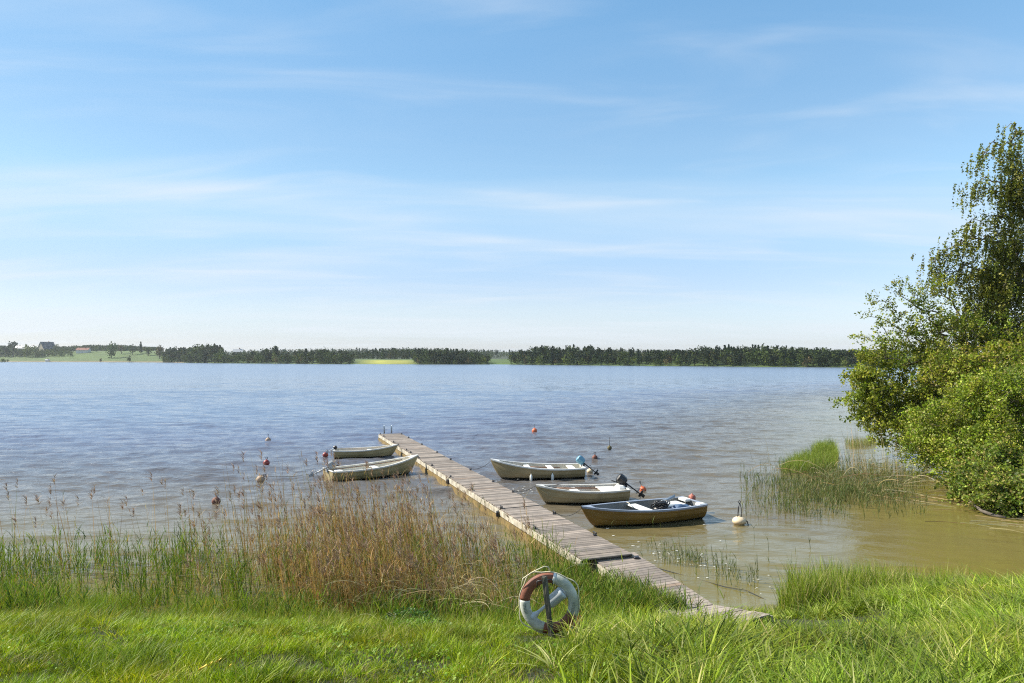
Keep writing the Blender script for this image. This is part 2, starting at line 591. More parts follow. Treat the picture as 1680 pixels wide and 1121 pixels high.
def water_mat():
    m = bpy.data.materials.new('lake_water')
    m.use_nodes = True
    t = m.node_tree; L = t.links.new
    b = t.nodes['Principled BSDF']
    b.inputs['Specular Tint'].default_value = (0.80, 0.86, 1.0, 1)
    rg = N(t, 'ShaderNodeAttribute', attribute_name='chop')   # unresolved chop far out
    L(rg.outputs['Fac'], b.inputs['Roughness'])
    op = N(t, 'ShaderNodeAttribute', attribute_name='open')
    io = N(t, 'ShaderNodeMath', operation='MULTIPLY_ADD'); io.inputs[1].default_value = 0.85; io.inputs[2].default_value = 1.38
    L(op.outputs['Fac'], io.inputs[0]); L(io.outputs[0], b.inputs['IOR'])
    tc = N(t, 'ShaderNodeTexCoord')
    sh = N(t, 'ShaderNodeAttribute', attribute_name='shore')
    r = N(t, 'ShaderNodeValToRGB')
    mr = N(t, 'ShaderNodeMapRange')
    mr.inputs['From Max'].default_value = 50.0
    no = N(t, 'ShaderNodeTexNoise'); no.inputs['Scale'].default_value = 0.25; no.inputs['Detail'].default_value = 3
    L(tc.outputs['Object'], no.inputs['Vector'])
    ma = N(t, 'ShaderNodeMath', operation='MULTIPLY_ADD'); ma.inputs[1].default_value = 6.0
    L(no.outputs[0], ma.inputs[0]); L(sh.outputs['Fac'], ma.inputs[2])
    L(ma.outputs[0], mr.inputs[0])
    L(mr.outputs[0], r.inputs[0])
    e = r.color_ramp.elements
    e[0].position = 0.03; e[0].color = (0.165, 0.140, 0.030, 1)
    e[1].position = 1.0; e[1].color = (0.15, 0.19, 0.26, 1)  # pale blue far out: sky reflection put into the body colour
    x = e.new(0.13); x.color = (0.160, 0.130, 0.042, 1)
    x = e.new(0.24); x.color = (0.135, 0.108, 0.062, 1)
    x = e.new(0.40); x.color = (0.110, 0.104, 0.105, 1)
    x = e.new(0.66); x.color = (0.125, 0.140, 0.195, 1)
    L(r.outputs[0], b.inputs['Base Color'])
    # ripples; the calm attribute flattens them in the sheltered bay
    ca = N(t, 'ShaderNodeAttribute', attribute_name='calm')
    prev = None
    for (sx, sy, rz, sc, dist, det, stg) in ((0.45, 1.0, 0.09, 1.25, 0.19, 6, 1.0), (0.42, 1.0, -0.12, 3.6, 0.07, 3, 1.0), (0.6, 1.0, 0.3, 10.0, 0.014, 2, 0.8)):
        mp = N(t, 'ShaderNodeMapping')
        mp.inputs['Rotation'].default_value = (0, 0, rz)
        mp.inputs['Scale'].default_value = (sx, sy, 1)
        L(tc.outputs['Object'], mp.inputs[0])
        n = N(t, 'ShaderNodeTexNoise')
        n.inputs['Scale'].default_value = sc; n.inputs['Detail'].default_value = det
        n.inputs['Roughness'].default_value = 0.55
        n.inputs['Distortion'].default_value = 0.4
        L(mp.outputs[0], n.inputs['Vector'])
        bp = N(t, 'ShaderNodeBump')
        bp.inputs['Distance'].default_value = dist
        sm = N(t, 'ShaderNodeMath', operation='MULTIPLY'); sm.inputs[1].default_value = stg
        L(ca.outputs['Fac'], sm.inputs[0])
        L(sm.outputs[0], bp.inputs['Strength'])
        L(n.outputs[0], bp.inputs['Height'])
        if prev is not None:
            L(prev.outputs[0], bp.inputs['Normal'])
        prev = bp
    L(prev.outputs[0], b.inputs['Normal'])
    return m


def build_water():
    xs = axis([(-2600, -300, 16), (-300, -60, 24), (-60, -24, 90), (-24, 30, 420), (30, 70, 60), (70, 300, 24), (300, 2600, 16)])
    ys = axis([(9, 62, 460), (62, 110, 140), (110, 240, 110), (240, 700, 50), (700, 3200, 20)])
    X, Y = np.meshgrid(xs, ys)
    d = -shore_dist(X, Y)
    inner = sstep(13, 17, X) * (1 - sstep(34, 46, Y))
    calm = 0.26 + 0.74 * sstep(2.0, 16, d) 
    calm = calm * (1 - 0.35 * sstep(6, 13, X) * (1 - sstep(26, 40, Y)))
    A = calm
    rng = np.random.default_rng(3)
    Z = np.zeros_like(X)
    for k in range(38):
        lam = 0.42 * (3.2 / 0.42) ** rng.random()
        th = math.radians(97) + rng.normal(0, 0.32)
        kx, ky = math.cos(th) * 2 * math.pi / lam, math.sin(th) * 2 * math.pi / lam
        ph = rng.random() * 6.28
        amp = 0.0066 * lam ** 0.70
        fade = 1 - sstep(np.minimum(40 * lam, 110), np.minimum(110 * lam, 225), Y)
        wob = 1.6 * fbm(X, Y, lam * 2.5, k, 2) * 2
        g = 0.35 + 1.3 * vnoise(X, Y, lam * 3.5, 40 + k)
        Z += amp * g * fade * np.sin(kx * X + ky * Y + ph + wob)
    Z = Z * A
    V = np.stack([X.ravel(), Y.ravel(), Z.ravel()], axis=1)
    gust = 0.75 + 0.5 * fbm(X, Y, 18, 21)
    o = npmesh('water', V, [grid_faces(len(xs), len(ys))], water_mat(), smooth=True,
               attrs={'open': sstep(6, 42, d + 10 * (fbm(X, Y, 14, 23) - .5) + 10 * sstep(0, 25, -X)).ravel(), 'chop': (0.075 + 0.18 * sstep(60, 300, Y)).ravel(), 'shore': np.maximum(d, 0).ravel(), 'calm': (np.clip(calm, 0.05, 1) * gust).ravel()})
    tag(o, kind='structure')


build_ground()
build_water()


# ------------------------------------------------------------------ blades, reeds, leaves
def blades(pos, h, w, lean, bend, az, col, S=3, yaw=None, droop=None, taper=0.8):
    """pos (n,3); returns V, faces, colours. az: lean direction, yaw: blade facing"""
    n = len(pos)
    if yaw is None: yaw = RNG.uniform(0, 2 * np.pi, n)
    side = np.stack([np.cos(yaw), np.sin(yaw), np.zeros(n)], axis=1)
    ld = np.stack([np.cos(az), np.sin(az), np.zeros(n)], axis=1)
    V = np.zeros((n, 2 * S + 1, 3)); C = np.zeros((n, 2 * S + 1, 3))
    for k in range(S + 1):
        t = k / S
        up = h * (t - 0.30 * bend * t ** 2 * 1.2)
        out = h * (lean * t + bend * t ** 2)
        c = pos + ld * out[:, None] + np.array([0, 0, 1.0]) * up[:, None]
        if k < S:
            ww = w * (1 - t ** 1.5 * taper) * 0.5
            V[:, 2 * k] = c - side * ww[:, None]
            V[:, 2 * k + 1] = c + side * ww[:, None]
            C[:, 2 * k] = C[:, 2 * k + 1] = col
        else:
            V[:, 2 * S] = c
            C[:, 2 * S] = col
    b = np.arange(n)[:, None] * (2 * S + 1)
    quads = []
    for k in range(S - 1):
        quads.append(b + np.array([2 * k, 2 * k + 1, 2 * k + 3, 2 * k + 2])[None, :])
    tris = b + np.array([2 * S - 2, 2 * S - 1, 2 * S])[None, :]
    fs = ([np.concatenate(quads)] if quads else []) + [tris]
    return V.reshape(-1, 3), fs, C.reshape(-1, 3)


class Soup:
    def __init__(s):
        s.V = []; s.Q = []; s.T = []; s.C = []; s.n = 0

    def add(s, V, fs, C):
        for f in fs:
            (s.Q if f.shape[1] == 4 else s.T).append(f + s.n)
        s.V.append(V); s.C.append(C); s.n += len(V)

    def build(s, name, m, parent=None):
        fs = []
        if s.Q: fs.append(np.concatenate(s.Q))
        if s.T: fs.append(np.concatenate(s.T))
        return npmesh(name, np.concatenate(s.V), fs, m, parent, col=np.concatenate(s.C))


def pick(cols, n, jit=0.12, w=None):
    cols = np.array(cols)
    i = RNG.choice(len(cols), n, p=w)
    c = cols[i] * RNG.uniform(1 - jit, 1 + jit, (n, 1)) * RNG.uniform(1 - jit / 2, 1 + jit / 2, (n, 3))
    return np.clip(c, 0, 1)


def leaf_quads(pos, size, col, nrm_bias=None, aspect=0.6):
    n = len(pos)
    u = RNG.normal(size=(n, 3)); u /= np.linalg.norm(u, axis=1)[:, None]
    r = RNG.normal(size=(n, 3))
    if nrm_bias is not None: r = r + nrm_bias
    v = np.cross(u, r); v /= np.maximum(np.linalg.norm(v, axis=1)[:, None], 1e-6)
    s = size[:, None] if np.ndim(size) else size
    V = np.stack([pos - u * s * .5, pos + v * s * aspect * .5, pos + u * s * .5, pos - v * s * aspect * .5], axis=1)
    f = np.arange(n * 4).reshape(n, 4)
    return V.reshape(-1, 3), [f], np.repeat(col, 4, axis=0)


def scatter(n, x0, x1, y0, y1):
    return RNG.uniform(x0, x1, n), RNG.uniform(y0, y1, n)


# ---- lawn and coarse grass
G_BRIGHT = [(0.205, 0.32, 0.006), (0.30, 0.42, 0.010), (0.10, 0.19, 0.006), (0.41, 0.49, 0.03), (0.50, 0.43, 0.14)]
G_COARSE = [(0.18, 0.275, 0.014), (0.27, 0.37, 0.025), (0.08, 0.145, 0.012), (0.40, 0.45, 0.08), (0.56, 0.51, 0.22)]


def tufts(x, y, per, spread, hh, ww, lean, bend, cols, wts, m_az, az_sd, S=3, outward=0.5, tone_s=1.5, zoff=0.015, seed=0):
    """x, y: tuft centres. returns blade mesh data; blades of one tuft share tone, height and sweep"""
    n = len(x)
    k = RNG.integers(max(2, per // 2), per * 3 // 2, n)
    idx = np.repeat(np.arange(n), k)
    N_ = len(idx)
    ox = RNG.normal(0, spread, N_); oy = RNG.normal(0, spread, N_)
    bx = x[idx] + ox; by = y[idx] + oy
    bz = ground_z(bx, by) - zoff
    th = RNG.uniform(.6, 1.35, n)
    h = hh[idx] * th[idx] * RNG.uniform(.55, 1.15, N_)
    w = RNG.uniform(ww[0], ww[1], N_)
    sweep = m_az + RNG.normal(0, az_sd, n)
    ax = np.cos(sweep[idx]) * (1 - outward) + ox / spread * outward * .7 + RNG.normal(0, .3, N_)
    ay = np.sin(sweep[idx]) * (1 - outward) + oy / spread * outward * .7 + RNG.normal(0, .3, N_)
    az = np.arctan2(ay, ax)
    tl = RNG.uniform(.5, 1.6, n)
    tone = RNG.uniform(.68, 1.30, n) * (0.58 + 0.55 * fbm(x, y, tone_s, 60 + seed)) * (0.45 + 1.1 * fbm(x, y, .33, 66 + seed, 2))
    hue = (fbm(x, y, .8, 67 + seed) - .5) * .5
    c = np.array(cols)[RNG.choice(len(cols), N_, p=wts)]
    tc = np.array(cols)[RNG.choice(len(cols), n, p=wts)][idx]
    c = (c * .5 + tc * .5) * (tone[idx] * RNG.uniform(.8, 1.2, N_))[:, None]
    c[:, 0] *= 1.04 + hue[idx]
    return blades(np.stack([bx, by, bz], 1), h, w, RNG.uniform(lean[0], lean[1], N_) * tl[idx], RNG.uniform(bend[0], bend[1], N_) * tl[idx], az, np.clip(c, 0, 1), S)


def build_lawn():
    n = 50000
    y = 4.0 + (13.7 - 4.0) * RNG.random(n) ** 1.0
    x = (RNG.random(n) * 2 - 1) * (0.80 * y + 3.4)
    d = shore_dist(x, y)
    dn = fbm(x, y, 0.55, 14)
    keep = (d > 0.0 + RNG.uniform(0, .5, n)) & (RNG.random(n) < np.clip((dn - .22) * 2.6, .1, 1)) & (x < 2.4 + RNG.normal(0, 0.9, n)) & ~((y > 11.7) & (x > 3.3) & (x < 6))
    x, y, d = x[keep], y[keep], d[keep]
    hn = fbm(x, y, 0.7, 31)
    co = sstep(0.0, 2.4, x)
    hh = 0.135 * (0.25 + 1.5 * fbm(x, y, 0.38, 32, 2)) * (0.6 + .8 * hn) * (1 - 0.72 * (1 - sstep(1.4, 2.8, np.hypot(x - 3.6, (y - 10.3) * .8)))) * (1 - .72 * (1 - sstep(.35, .8, np.hypot(x - .5, (y - 8.1) * .6)))) * (1 + .9 * co) * (1 + .8 * (1 - sstep(.2, 1.8, d)))
    s = Soup()
    s.add(*tufts(x, y, 13, .035, hh, (.0045, .0095), (.1, .5), (.15, .7), G_BRIGHT, [0.34, 0.28, 0.20, 0.12, 0.06], 0.5, 1.7, tone_s=1.1))
    i_ = np.where(fbm(x, y, .6, 71) > .57)[0][::3]
    s.add(*tufts(x[i_], y[i_], 9, .05, hh[i_] * .8, (.004, .008), (.2, 1.2), (.2, 1.0), [(.45, .36, .16), (.34, .25, .10), (.5, .44, .24)], None, 0.5, 2.0, seed=5))
    # a thin even undergrowth of short blades
    n = 150000
    y = 4.0 + (13.7 - 4.0) * RNG.random(n) ** 1.0
    x = (RNG.random(n) * 2 - 1) * (0.80 * y + 3.4)
    d = shore_dist(x, y)
    k = (d > .1) & (x < 3.5) & ~((y > 11.7) & (x > 3.3) & (x < 6))
    x, y, d = x[k], y[k], d[k]; n = len(x)
    col = pick([(0.06, 0.11, 0.006), (0.10, 0.15, 0.01), (0.16, 0.12, 0.04)], n, .2)
    s.add(*blades(np.stack([x, y, ground_z(x, y, d) - .01], 1), RNG.uniform(.03, .08, n), RNG.uniform(.005, .009, n), RNG.uniform(0, .6, n), RNG.uniform(0, .6, n), RNG.uniform(0, 6.28, n), col, 2))
    # clover-like broad leaves
    n = 26000
    y = 5 + 8.3 * RNG.random(n); x = (RNG.random(n) * 2 - 1) * (0.80 * y + 3.4)
    d = shore_dist(x, y)
    k = (d > .3) & (fbm(x, y, .8, 77) > .56) & (x < 2.5)
    x, y, d = x[k], y[k], d[k]; n = len(x)
    p = np.stack([x, y, ground_z(x, y, d) + RNG.uniform(.03, .13, n)], 1)
    s.add(*leaf_quads(p, RNG.uniform(.02, .045, n), pick([(0.14, 0.25, 0.02), (0.20, 0.31, 0.03)], n, .2), nrm_bias=np.array([0, 0, 2.0]), aspect=.8))
    # taller ragged tufts where the lawn breaks towards the reeds
    n = 5200
    x = RNG.uniform(-14, 3, n); y = RNG.uniform(10.4, 13.6, n)
    d = shore_dist(x, y)
    k = (d > .05) & (np.abs(x) < .8 * y + 3.4) & (RNG.random(n) < np.clip((fbm(x, y, .8, 171) - .42) * 5, 0, 1)) & (np.hypot(x - .6, y - 11) > .9)
    x, y, d = x[k], y[k], d[k]
    s.add(*tufts(x, y, 11, .05, .26 * (.4 + 1.2 * fbm(x, y, .5, 172)), (.006, .012), (.05, .4), (.1, .7), [(0.17, 0.27, .01), (.25, .35, .02), (.09, .16, .01), (.36, .33, .10)], None, .5, 1.5, seed=9))
    tag(s.build('lawn_grass', M['grass']), 'short bright green grass covering the sloping bank in the foreground', 'grass', kind='stuff')

    n = 25000
    y = 4.2 + (16.4 - 4.2) * RNG.random(n)
    x = -0.4 + (0.80 * y + 3.6) * RNG.random(n)
    d = shore_dist(x, y)
    co = sstep(0.2, 2.4, x - 0.12 * (y - 6))
    dn = fbm(x, y, 0.7, 15)
    keep = (d > 0.0) & (RNG.random(n) < co * np.clip((dn - .18) * 2.4, .25, 1))
    gx = np.interp(y, [11.2, 12.2, 13.6, 16.5], [7.0, 5.1, 3.9, 2.4])
    keep &= ~((y > 11.0) & (x < gx + 0.3))
    x, y, d = x[keep], y[keep], d[keep]
    hn = fbm(x, y, 0.9, 33)
    lowd = 1 - 0.82 * (1 - sstep(1.5, 3.0, np.hypot((x - 4.0) * 1.35, (y - 10.0) * .8)))
    hh = 0.31 * (0.45 + 1.0 * hn) * lowd * (1 - .25 * (1 - sstep(.3, 2.0, d)))
    s = Soup()
    s.add(*tufts(x, y, 13, .05, hh, (.011, .027), (.08, .55), (.25, 1.25), G_COARSE, [0.32, 0.28, 0.20, 0.13, 0.07], 0.3, 1.2, S=4, tone_s=1.3, seed=3))
    tag(s.build('coarse_grass', M['grass']), 'tall coarse broad-bladed grass on the bank right of the gangway', 'grass', kind='stuff')


build_lawn()


def stalk_field(name, n, sampler, hfun, cols, label, cat, leaves=3, wst=0.007, lean=0.10, az=2.9, leafL=0.32, plume=0.0, material='reed', wts=None, leafcols=None, zb=None, leafw=0.014, azs=0.7):
    x, y = sampler(n)
    n = len(x)
    z = np.maximum(ground_z(x, y), -0.7) if zb is None else np.full(n, zb)
    h = hfun(x, y) + np.maximum(-z, 0)
    col = pick(cols, n, 0.2, wts)
    s = Soup()
    pos = np.stack([x, y, z], 1)
    a = az + RNG.normal(0, azs, n)
    ln = np.abs(RNG.normal(lean, 0.06, n))
    bd = RNG.uniform(0, 0.08, n)
    yaw = RNG.normal(0, 0.7, n)
    s.add(*blades(pos, h, np.full(n, wst) * RNG.uniform(.7, 1.3, n), ln, bd, a, col, 3, yaw=yaw, taper=0.55))
    ld = np.stack([np.cos(a), np.sin(a), np.zeros(n)], 1)

    def at(t):
        return pos + ld * (h * (ln * t + bd * t ** 2))[:, None] + np.array([0, 0, 1.0]) * (h * (t - .36 * bd * t ** 2))[:, None]
    for k in range(leaves):
        t = RNG.uniform(0.35, 0.95, n)
        p = at(t)
        above = p[:, 2] > 0.02
        m = int(above.sum())
        lc = pick(leafcols or cols, m, 0.2, wts if leafcols is None else None)
        s.add(*blades(p[above], RNG.uniform(0.5, 1.1, m) * leafL, RNG.uniform(.6, 1.2, m) * leafw, RNG.uniform(0.15, 0.5, m), RNG.uniform(0, 0.6, m), RNG.uniform(0, 6.28, m), lc, 2))
    if plume > 0:
        sel = np.where(RNG.random(n) < plume)[0]
        tips = at(np.ones(n))[sel]
        K = 20
        m = len(sel)
        for k in range(K):
            p = tips - np.array([0, 0, 1.0]) * (RNG.uniform(0.0, 0.22, m))[:, None]
            c = pick([(0.38, 0.26, 0.17), (0.28, 0.18, 0.12), (0.46, 0.34, 0.23), (0.18, 0.12, 0.09)], m, 0.2)
            s.add(*blades(p, RNG.uniform(0.06, 0.17, m), RNG.uniform(0.008, 0.018, m), RNG.uniform(0.3, 0.8, m), RNG.uniform(0.1, 1.0, m), 3.0 + RNG.normal(0, 0.9, m), c, 2))
    o = s.build(name, M[material])
    tag(o, label, cat, kind='stuff')
    return o


def dock_left_x(y):
    return np.interp(y, [12.2, 13.4, 16.3, 43.4], [4.2, 3.55, 1.65, -8.45])


GREEN_REED = [(0.12, 0.19, 0.02), (0.18, 0.25, 0.03), (0.05, 0.09, 0.02), (0.28, 0.27, 0.06), (0.30, 0.20, 0.07)]


def smp_green(n):
    y = 12.4 + 6.6 * RNG.random(n) ** 1.15
    x = RNG.uniform(-19, 4.0, n)
    k = (np.abs(x) < 0.8 * y + 4) & (x < dock_left_x(y) - 0.12)
    dn = fbm(x, y, 1.0, 80)
    dn2 = fbm(x * 0.45, y, 0.5, 84)
    edge = 17.9 + 1.5 * (fbm(x, y * 0, 1.5, 83) - .5) - 0.10 * np.maximum(-x - 8, 0)
    k &= (y < edge) & (RNG.random(n) < np.clip((dn - 0.30) * 2.6, 0.05, 1) * np.clip((dn2 - 0.2) * 2, 0.12, 1))
    return x[k], y[k]


def build_shore_sedge():
    n = 140000
    x = RNG.uniform(-17, 4.2, n)
    y = RNG.uniform(11.9, 17.6, n)
    d = shore_dist(x, y)
    dn = fbm(x, y, 0.9, 140)
    k = (np.abs(x) < 0.8 * y + 4) & (d < 1.7) & ((x < 2.3) | (y > 13.2)) & (d > -1.6 - 2.6 * sstep(2.5, 5.5, -x)) & (RNG.random(n) < np.clip((dn - 0.36) * 3.2, 0.0, 1) * (1 - sstep(0.2, 1.6 + 2.6 * sstep(2.5, 5.5, -x), -d))) & (x < dock_left_x(y) - 0.15)
    x, y, d = x[k], y[k], d[k]
    n = len(x)
    h = RNG.uniform(0.2, 0.55, n) * (0.55 + 0.9 * fbm(x, y, 0.6, 141)) * (1 - .45 * sstep(.4, 1.6, d))
    col = pick([(0.16, 0.26, 0.02), (0.22, 0.32, 0.03), (0.09, 0.17, 0.02), (0.30, 0.33, 0.07), (0.36, 0.28, 0.12)], n, .2, [.3, .28, .2, .14, .08])
    s = Soup()
    s.add(*blades(np.stack([x, y, np.maximum(ground_z(x, y, d), -.3) - .02], 1), h + .05, RNG.uniform(.006, .013, n), RNG.uniform(0.05, .35, n), RNG.uniform(.05, .5, n), RNG.uniform(0, 6.28, n), col, 3))
    tag(s.build('shore_sedge', M['grass']), 'ragged fringe of green sedge along the wet edge of the bank', 'grass', kind='stuff')


build_shore_sedge()
stalk_field('green_reeds', 17500, smp_green,
            lambda x, y: RNG.uniform(0.40, 1.0, len(x)) * (0.7 + 0.6 * fbm(x, y, 1.3, 82)) * (0.75 + 0.35 * sstep(13, 17, y)),
            GREEN_REED, 'young green reeds standing in the shallows along the bank left of the jetty', 'reeds', leaves=3, wst=0.014, leafw=.018,
            wts=[0.3, 0.3, 0.2, 0.12, 0.08])


DRY = [(0.50, 0.34, 0.12), (0.40, 0.25, 0.08), (0.24, 0.14, 0.05), (0.60, 0.46, 0.22), (0.17, 0.19, 0.03)]


def smp_dry(n):
    y = 13.6 + 5.6 * RNG.random(n) ** 1.2
    px = np.clip(RNG.normal(625, 125, n), 330, 880)
    px = np.where(RNG.random(n) < 0.22, RNG.uniform(430, 840, n), px)
    x = (px - 840) / F * y
    k = (x < dock_left_x(y) - 0.25) & (RNG.random(n) < np.clip((fbm(x, y, 0.9, 90) - 0.25) * 2.6, 0.05, 1))
    return x[k], y[k]


stalk_field('dry_reeds', 3700, smp_dry, lambda x, y: (0.6 + 1.6 * RNG.random(len(x)) ** 1.7) * (0.8 + 0.3 * sstep(14, 18, y)) * (1 + .22 * (1 - sstep(-6, -3, x))) * (1 - 0.25 * sstep(-2.5, -0.5, x)), DRY,
            'dense stand of tall dry tan reeds with feathery plumes in the middle of the shore', 'reeds', leaves=2, wst=0.012, lean=0.13,
            leafL=0.30, plume=0.26, material='dry', leafw=0.016, azs=.45, wts=[.25, .2, .14, .17, .24])


def smp_thin(n):
    px = np.concatenate([np.array([8, 20, 33, 62, 55, 70, 92, 97, 178, 190, 247, 236, 310, 322, 331, 340, 344, 352, 368, 372, 385, 395, 405, 418, 430, 441]),
                         RNG.uniform(-150, 450, n)])
    y = RNG.uniform(16.5, 18.5, len(px))
    return (px - 840) / F * y + 0.2, y


stalk_field('sparse_dry_reeds', 75, smp_thin, lambda x, y: RNG.uniform(1.1, 2.1, len(x)), DRY,
            'scattered single dry reeds with dark plumes rising from the water at the far left', 'reeds', leaves=1, wst=0.012, lean=0.14,
            leafL=0.2, plume=0.6, material='dry')


# reeds of the shallow bay on the right
def smp_bay(n):
    px = RNG.uniform(1215, 1525, n); py = RNG.uniform(752, 852, n)
    q = np.array([P(a, b) for a, b in zip(px, py)])
    x, y = q[:, 0], q[:, 1]
    dn = fbm(x, y, 1.6, 101) 
    core = np.exp(-(((px - 1375) / 112) ** 2 + ((py - 803) / 33) ** 2))
    k = RNG.random(n) < core * np.clip((dn - 0.25) * 3, 0, 1)
    return x[k], y[k]


stalk_field('bay_reeds', 17000, smp_bay, lambda x, y: RNG.uniform(0.15, 0.5, len(x)), [(0.11, 0.15, 0.045), (0.14, 0.17, 0.06), (0.08, 0.11, 0.04), (0.25, 0.22, 0.10)],
            'thin short green reeds standing in the calm bay on the right', 'reeds', leaves=2, wst=0.015, leafw=.018, lean=0.06, leafL=0.24, zb=-0.25)


def smp_by_dock(n):
    a = P(1060, 905); b = P(1250, 960)
    t = RNG.random(n); s = RNG.normal(0, 0.55, n)
    x = a.x + (b.x - a.x) * t + s * .5; y = a.y + (b.y - a.y) * t + s + 0.1
    k = (RNG.random(n) < np.clip((fbm(x, y, 0.45, 111) - 0.35) * 3.2, 0.02, 1)) & (x > dock_left_x(y) + 1.7)
    x, y = x[k], y[k]
    e = np.array([P(px, py) for px, py in ((1238, 885), (1263, 925), (1262, 905), (1305, 905), (1310, 915), (1330, 900), (1300, 930), (1230, 955), (1189, 945), (1212, 960), (1350, 925), (1005, 870), (1030, 866), (1072, 868), (1085, 872), (1018, 858), (1082, 860))])
    return np.concatenate([x, e[:, 0]]), np.concatenate([y, e[:, 1]])


stalk_field('shoots_by_gangway', 420, smp_by_dock, lambda x, y: RNG.uniform(0.15, 0.48, len(x)), [(0.12, 0.16, 0.05), (0.16, 0.19, 0.06), (0.08, 0.1, 0.04)],
            'sparse green reed shoots in the shallow water right of the gangway', 'reeds', leaves=2, wst=0.012, lean=0.08, leafL=0.2, zb=-0.15)


def smp_gang(n):
    y = RNG.uniform(13.2, 15.8, n)
    x = dock_left_x(y) - 0.18 - np.abs(RNG.normal(0, .75, n))
    k = RNG.random(n) < np.clip((fbm(x, y, .5, 150) - .25) * 2.6, .1, 1)
    return x[k], y[k]


stalk_field('gangway_reeds', 3400, smp_gang, lambda x, y: RNG.uniform(0.25, 0.62, len(x)), [(0.13, 0.21, 0.025), (0.20, 0.28, 0.04), (0.07, 0.13, 0.02), (0.26, 0.25, 0.07)],
            'upright green sedge crowding the left side of the gangway', 'reeds', leaves=3, wst=0.013, leafw=.017, lean=0.08, leafL=0.26)


def patch(name, outline, n, h0, h1, cols, label, zb=-0.05, w=0.012, lean=0.2):
    """a tuft bed inside a polygon given by waterline points"""
    pg = np.array([[*P(a, b).xy] for a, b in outline])
    lo, hi = pg.min(0), pg.max(0)
    x = RNG.uniform(lo[0], hi[0], n); y = RNG.uniform(lo[1], hi[1], n)
    ins = np.zeros(n, dtype=bool)
    for a, b in zip(pg, np.roll(pg, -1, axis=0)):
        c = ((a[1] > y) != (b[1] > y))
        ins ^= c & (x < (b[0] - a[0]) * (y - a[1]) / (b[1] - a[1] + 1e-12) + a[0])
    k = ins & (RNG.random(n) < 0.3 + fbm(x, y, 0.8, 120))
    x, y = x[k], y[k]
    n = len(x)
    z = np.maximum(ground_z(x, y), zb)
    s = Soup()
    h = RNG.uniform(h0, h1, n) * (0.6 + 0.8 * fbm(x, y, 0.45, 121, 2) ** 1.2 * 1.2)
    col = pick(cols, n, 0.2) * (0.75 + 0.5 * fbm(x, y, 1.0, 122)[:, None])
    s.add(*blades(np.stack([x, y, z], 1), h, RNG.uniform(.6, 1.3, n) * w, RNG.uniform(0, lean, n), RNG.uniform(0, 0.4, n), RNG.uniform(0, 6.28, n), col, 3))
    return tag(s.build(name, M['reed']), label, 'grass', kind='stuff')


patch('sedge_islet', [(1280, 769), (1300, 757), (1330, 745), (1342, 733), (1368, 732), (1376, 748), (1372, 768), (1330, 777), (1282, 777)], 20000, 0.35, 0.75,
      [(0.19, 0.26, 0.04), (0.14, 0.21, 0.03), (0.25, 0.28, 0.06)], 'bright green sedge patch on a small mud islet in the bay', w=0.014)
patch('sedge_fringe', [(1385, 728), (1430, 722), (1440, 730), (1400, 736)], 3000, 0.3, 0.6,
      [(0.22, 0.25, 0.07), (0.28, 0.26, 0.1)], 'thin yellow green sedge fringe beneath the leaning willow')
patch('sedge_clump', [(1275, 1010), (1305, 985), (1325, 972), (1365, 964), (1420, 972), (1470, 980), (1560, 990), (1600, 1005), (1440, 1022), (1300, 1030)], 22000, 0.15, 0.85,
      [(0.20, 0.28, 0.02), (0.26, 0.33, 0.03), (0.10, 0.16, 0.02), (0.42, 0.38, 0.16)], 'dark green upright sedge clump at the water edge beside the coarse grass', w=0.012, lean=0.15)


# ---- fallen dry reeds (tangles)
def arcs(name, spec, label, wmul=1.0):
    s = Soup()
    for (cx, cy, n, L0, L1, z0, hmax, spread, azm, azs) in spec:
        c = P(cx, cy, z0)
        for i in range(n):
            a = azm + RNG.normal(0, azs)
            if RNG.random() < 0.4: a += math.pi
            L = RNG.uniform(L0, L1)
            p = np.array([c.x + RNG.normal(0, spread), c.y + RNG.normal(0, spread * .5), 0])
            hm = RNG.uniform(0.1, 1) * hmax
            K = 7
            pts = []
            asym = RNG.uniform(0.5, 0.9)
            curl = RNG.normal(0, 0.25)
            for k in range(K + 1):
                t = k / K
                aa = a + curl * t
                q = p + np.array([math.cos(aa), math.sin(aa), 0]) * L * t
                q[2] = z0 + hm * math.sin(math.pi * min(t * asym + 0.02, 1)) + 0.02
                pts.append(q)
            pts = np.array(pts)
            w = RNG.uniform(0.004, 0.009) * wmul
            up = np.array([0.0, 0.35, 0.94]) * w * .5
            V = np.empty((2 * (K + 1), 3)); V[0::2] = pts - up; V[1::2] = pts + up
            b = np.arange(K) * 2
            Fq = np.stack([b, b + 2, b + 3, b + 1], 1)
            col = pick([(0.46, 0.38, 0.20), (0.36, 0.28, 0.13), (0.55, 0.48, 0.30), (0.26, 0.17, 0.08)], 1, 0.2)
            s.add(V, [Fq], np.repeat(col, len(V), 0))
    return tag(s.build(name, M['dry']), label, 'fallen reeds', kind='stuff')


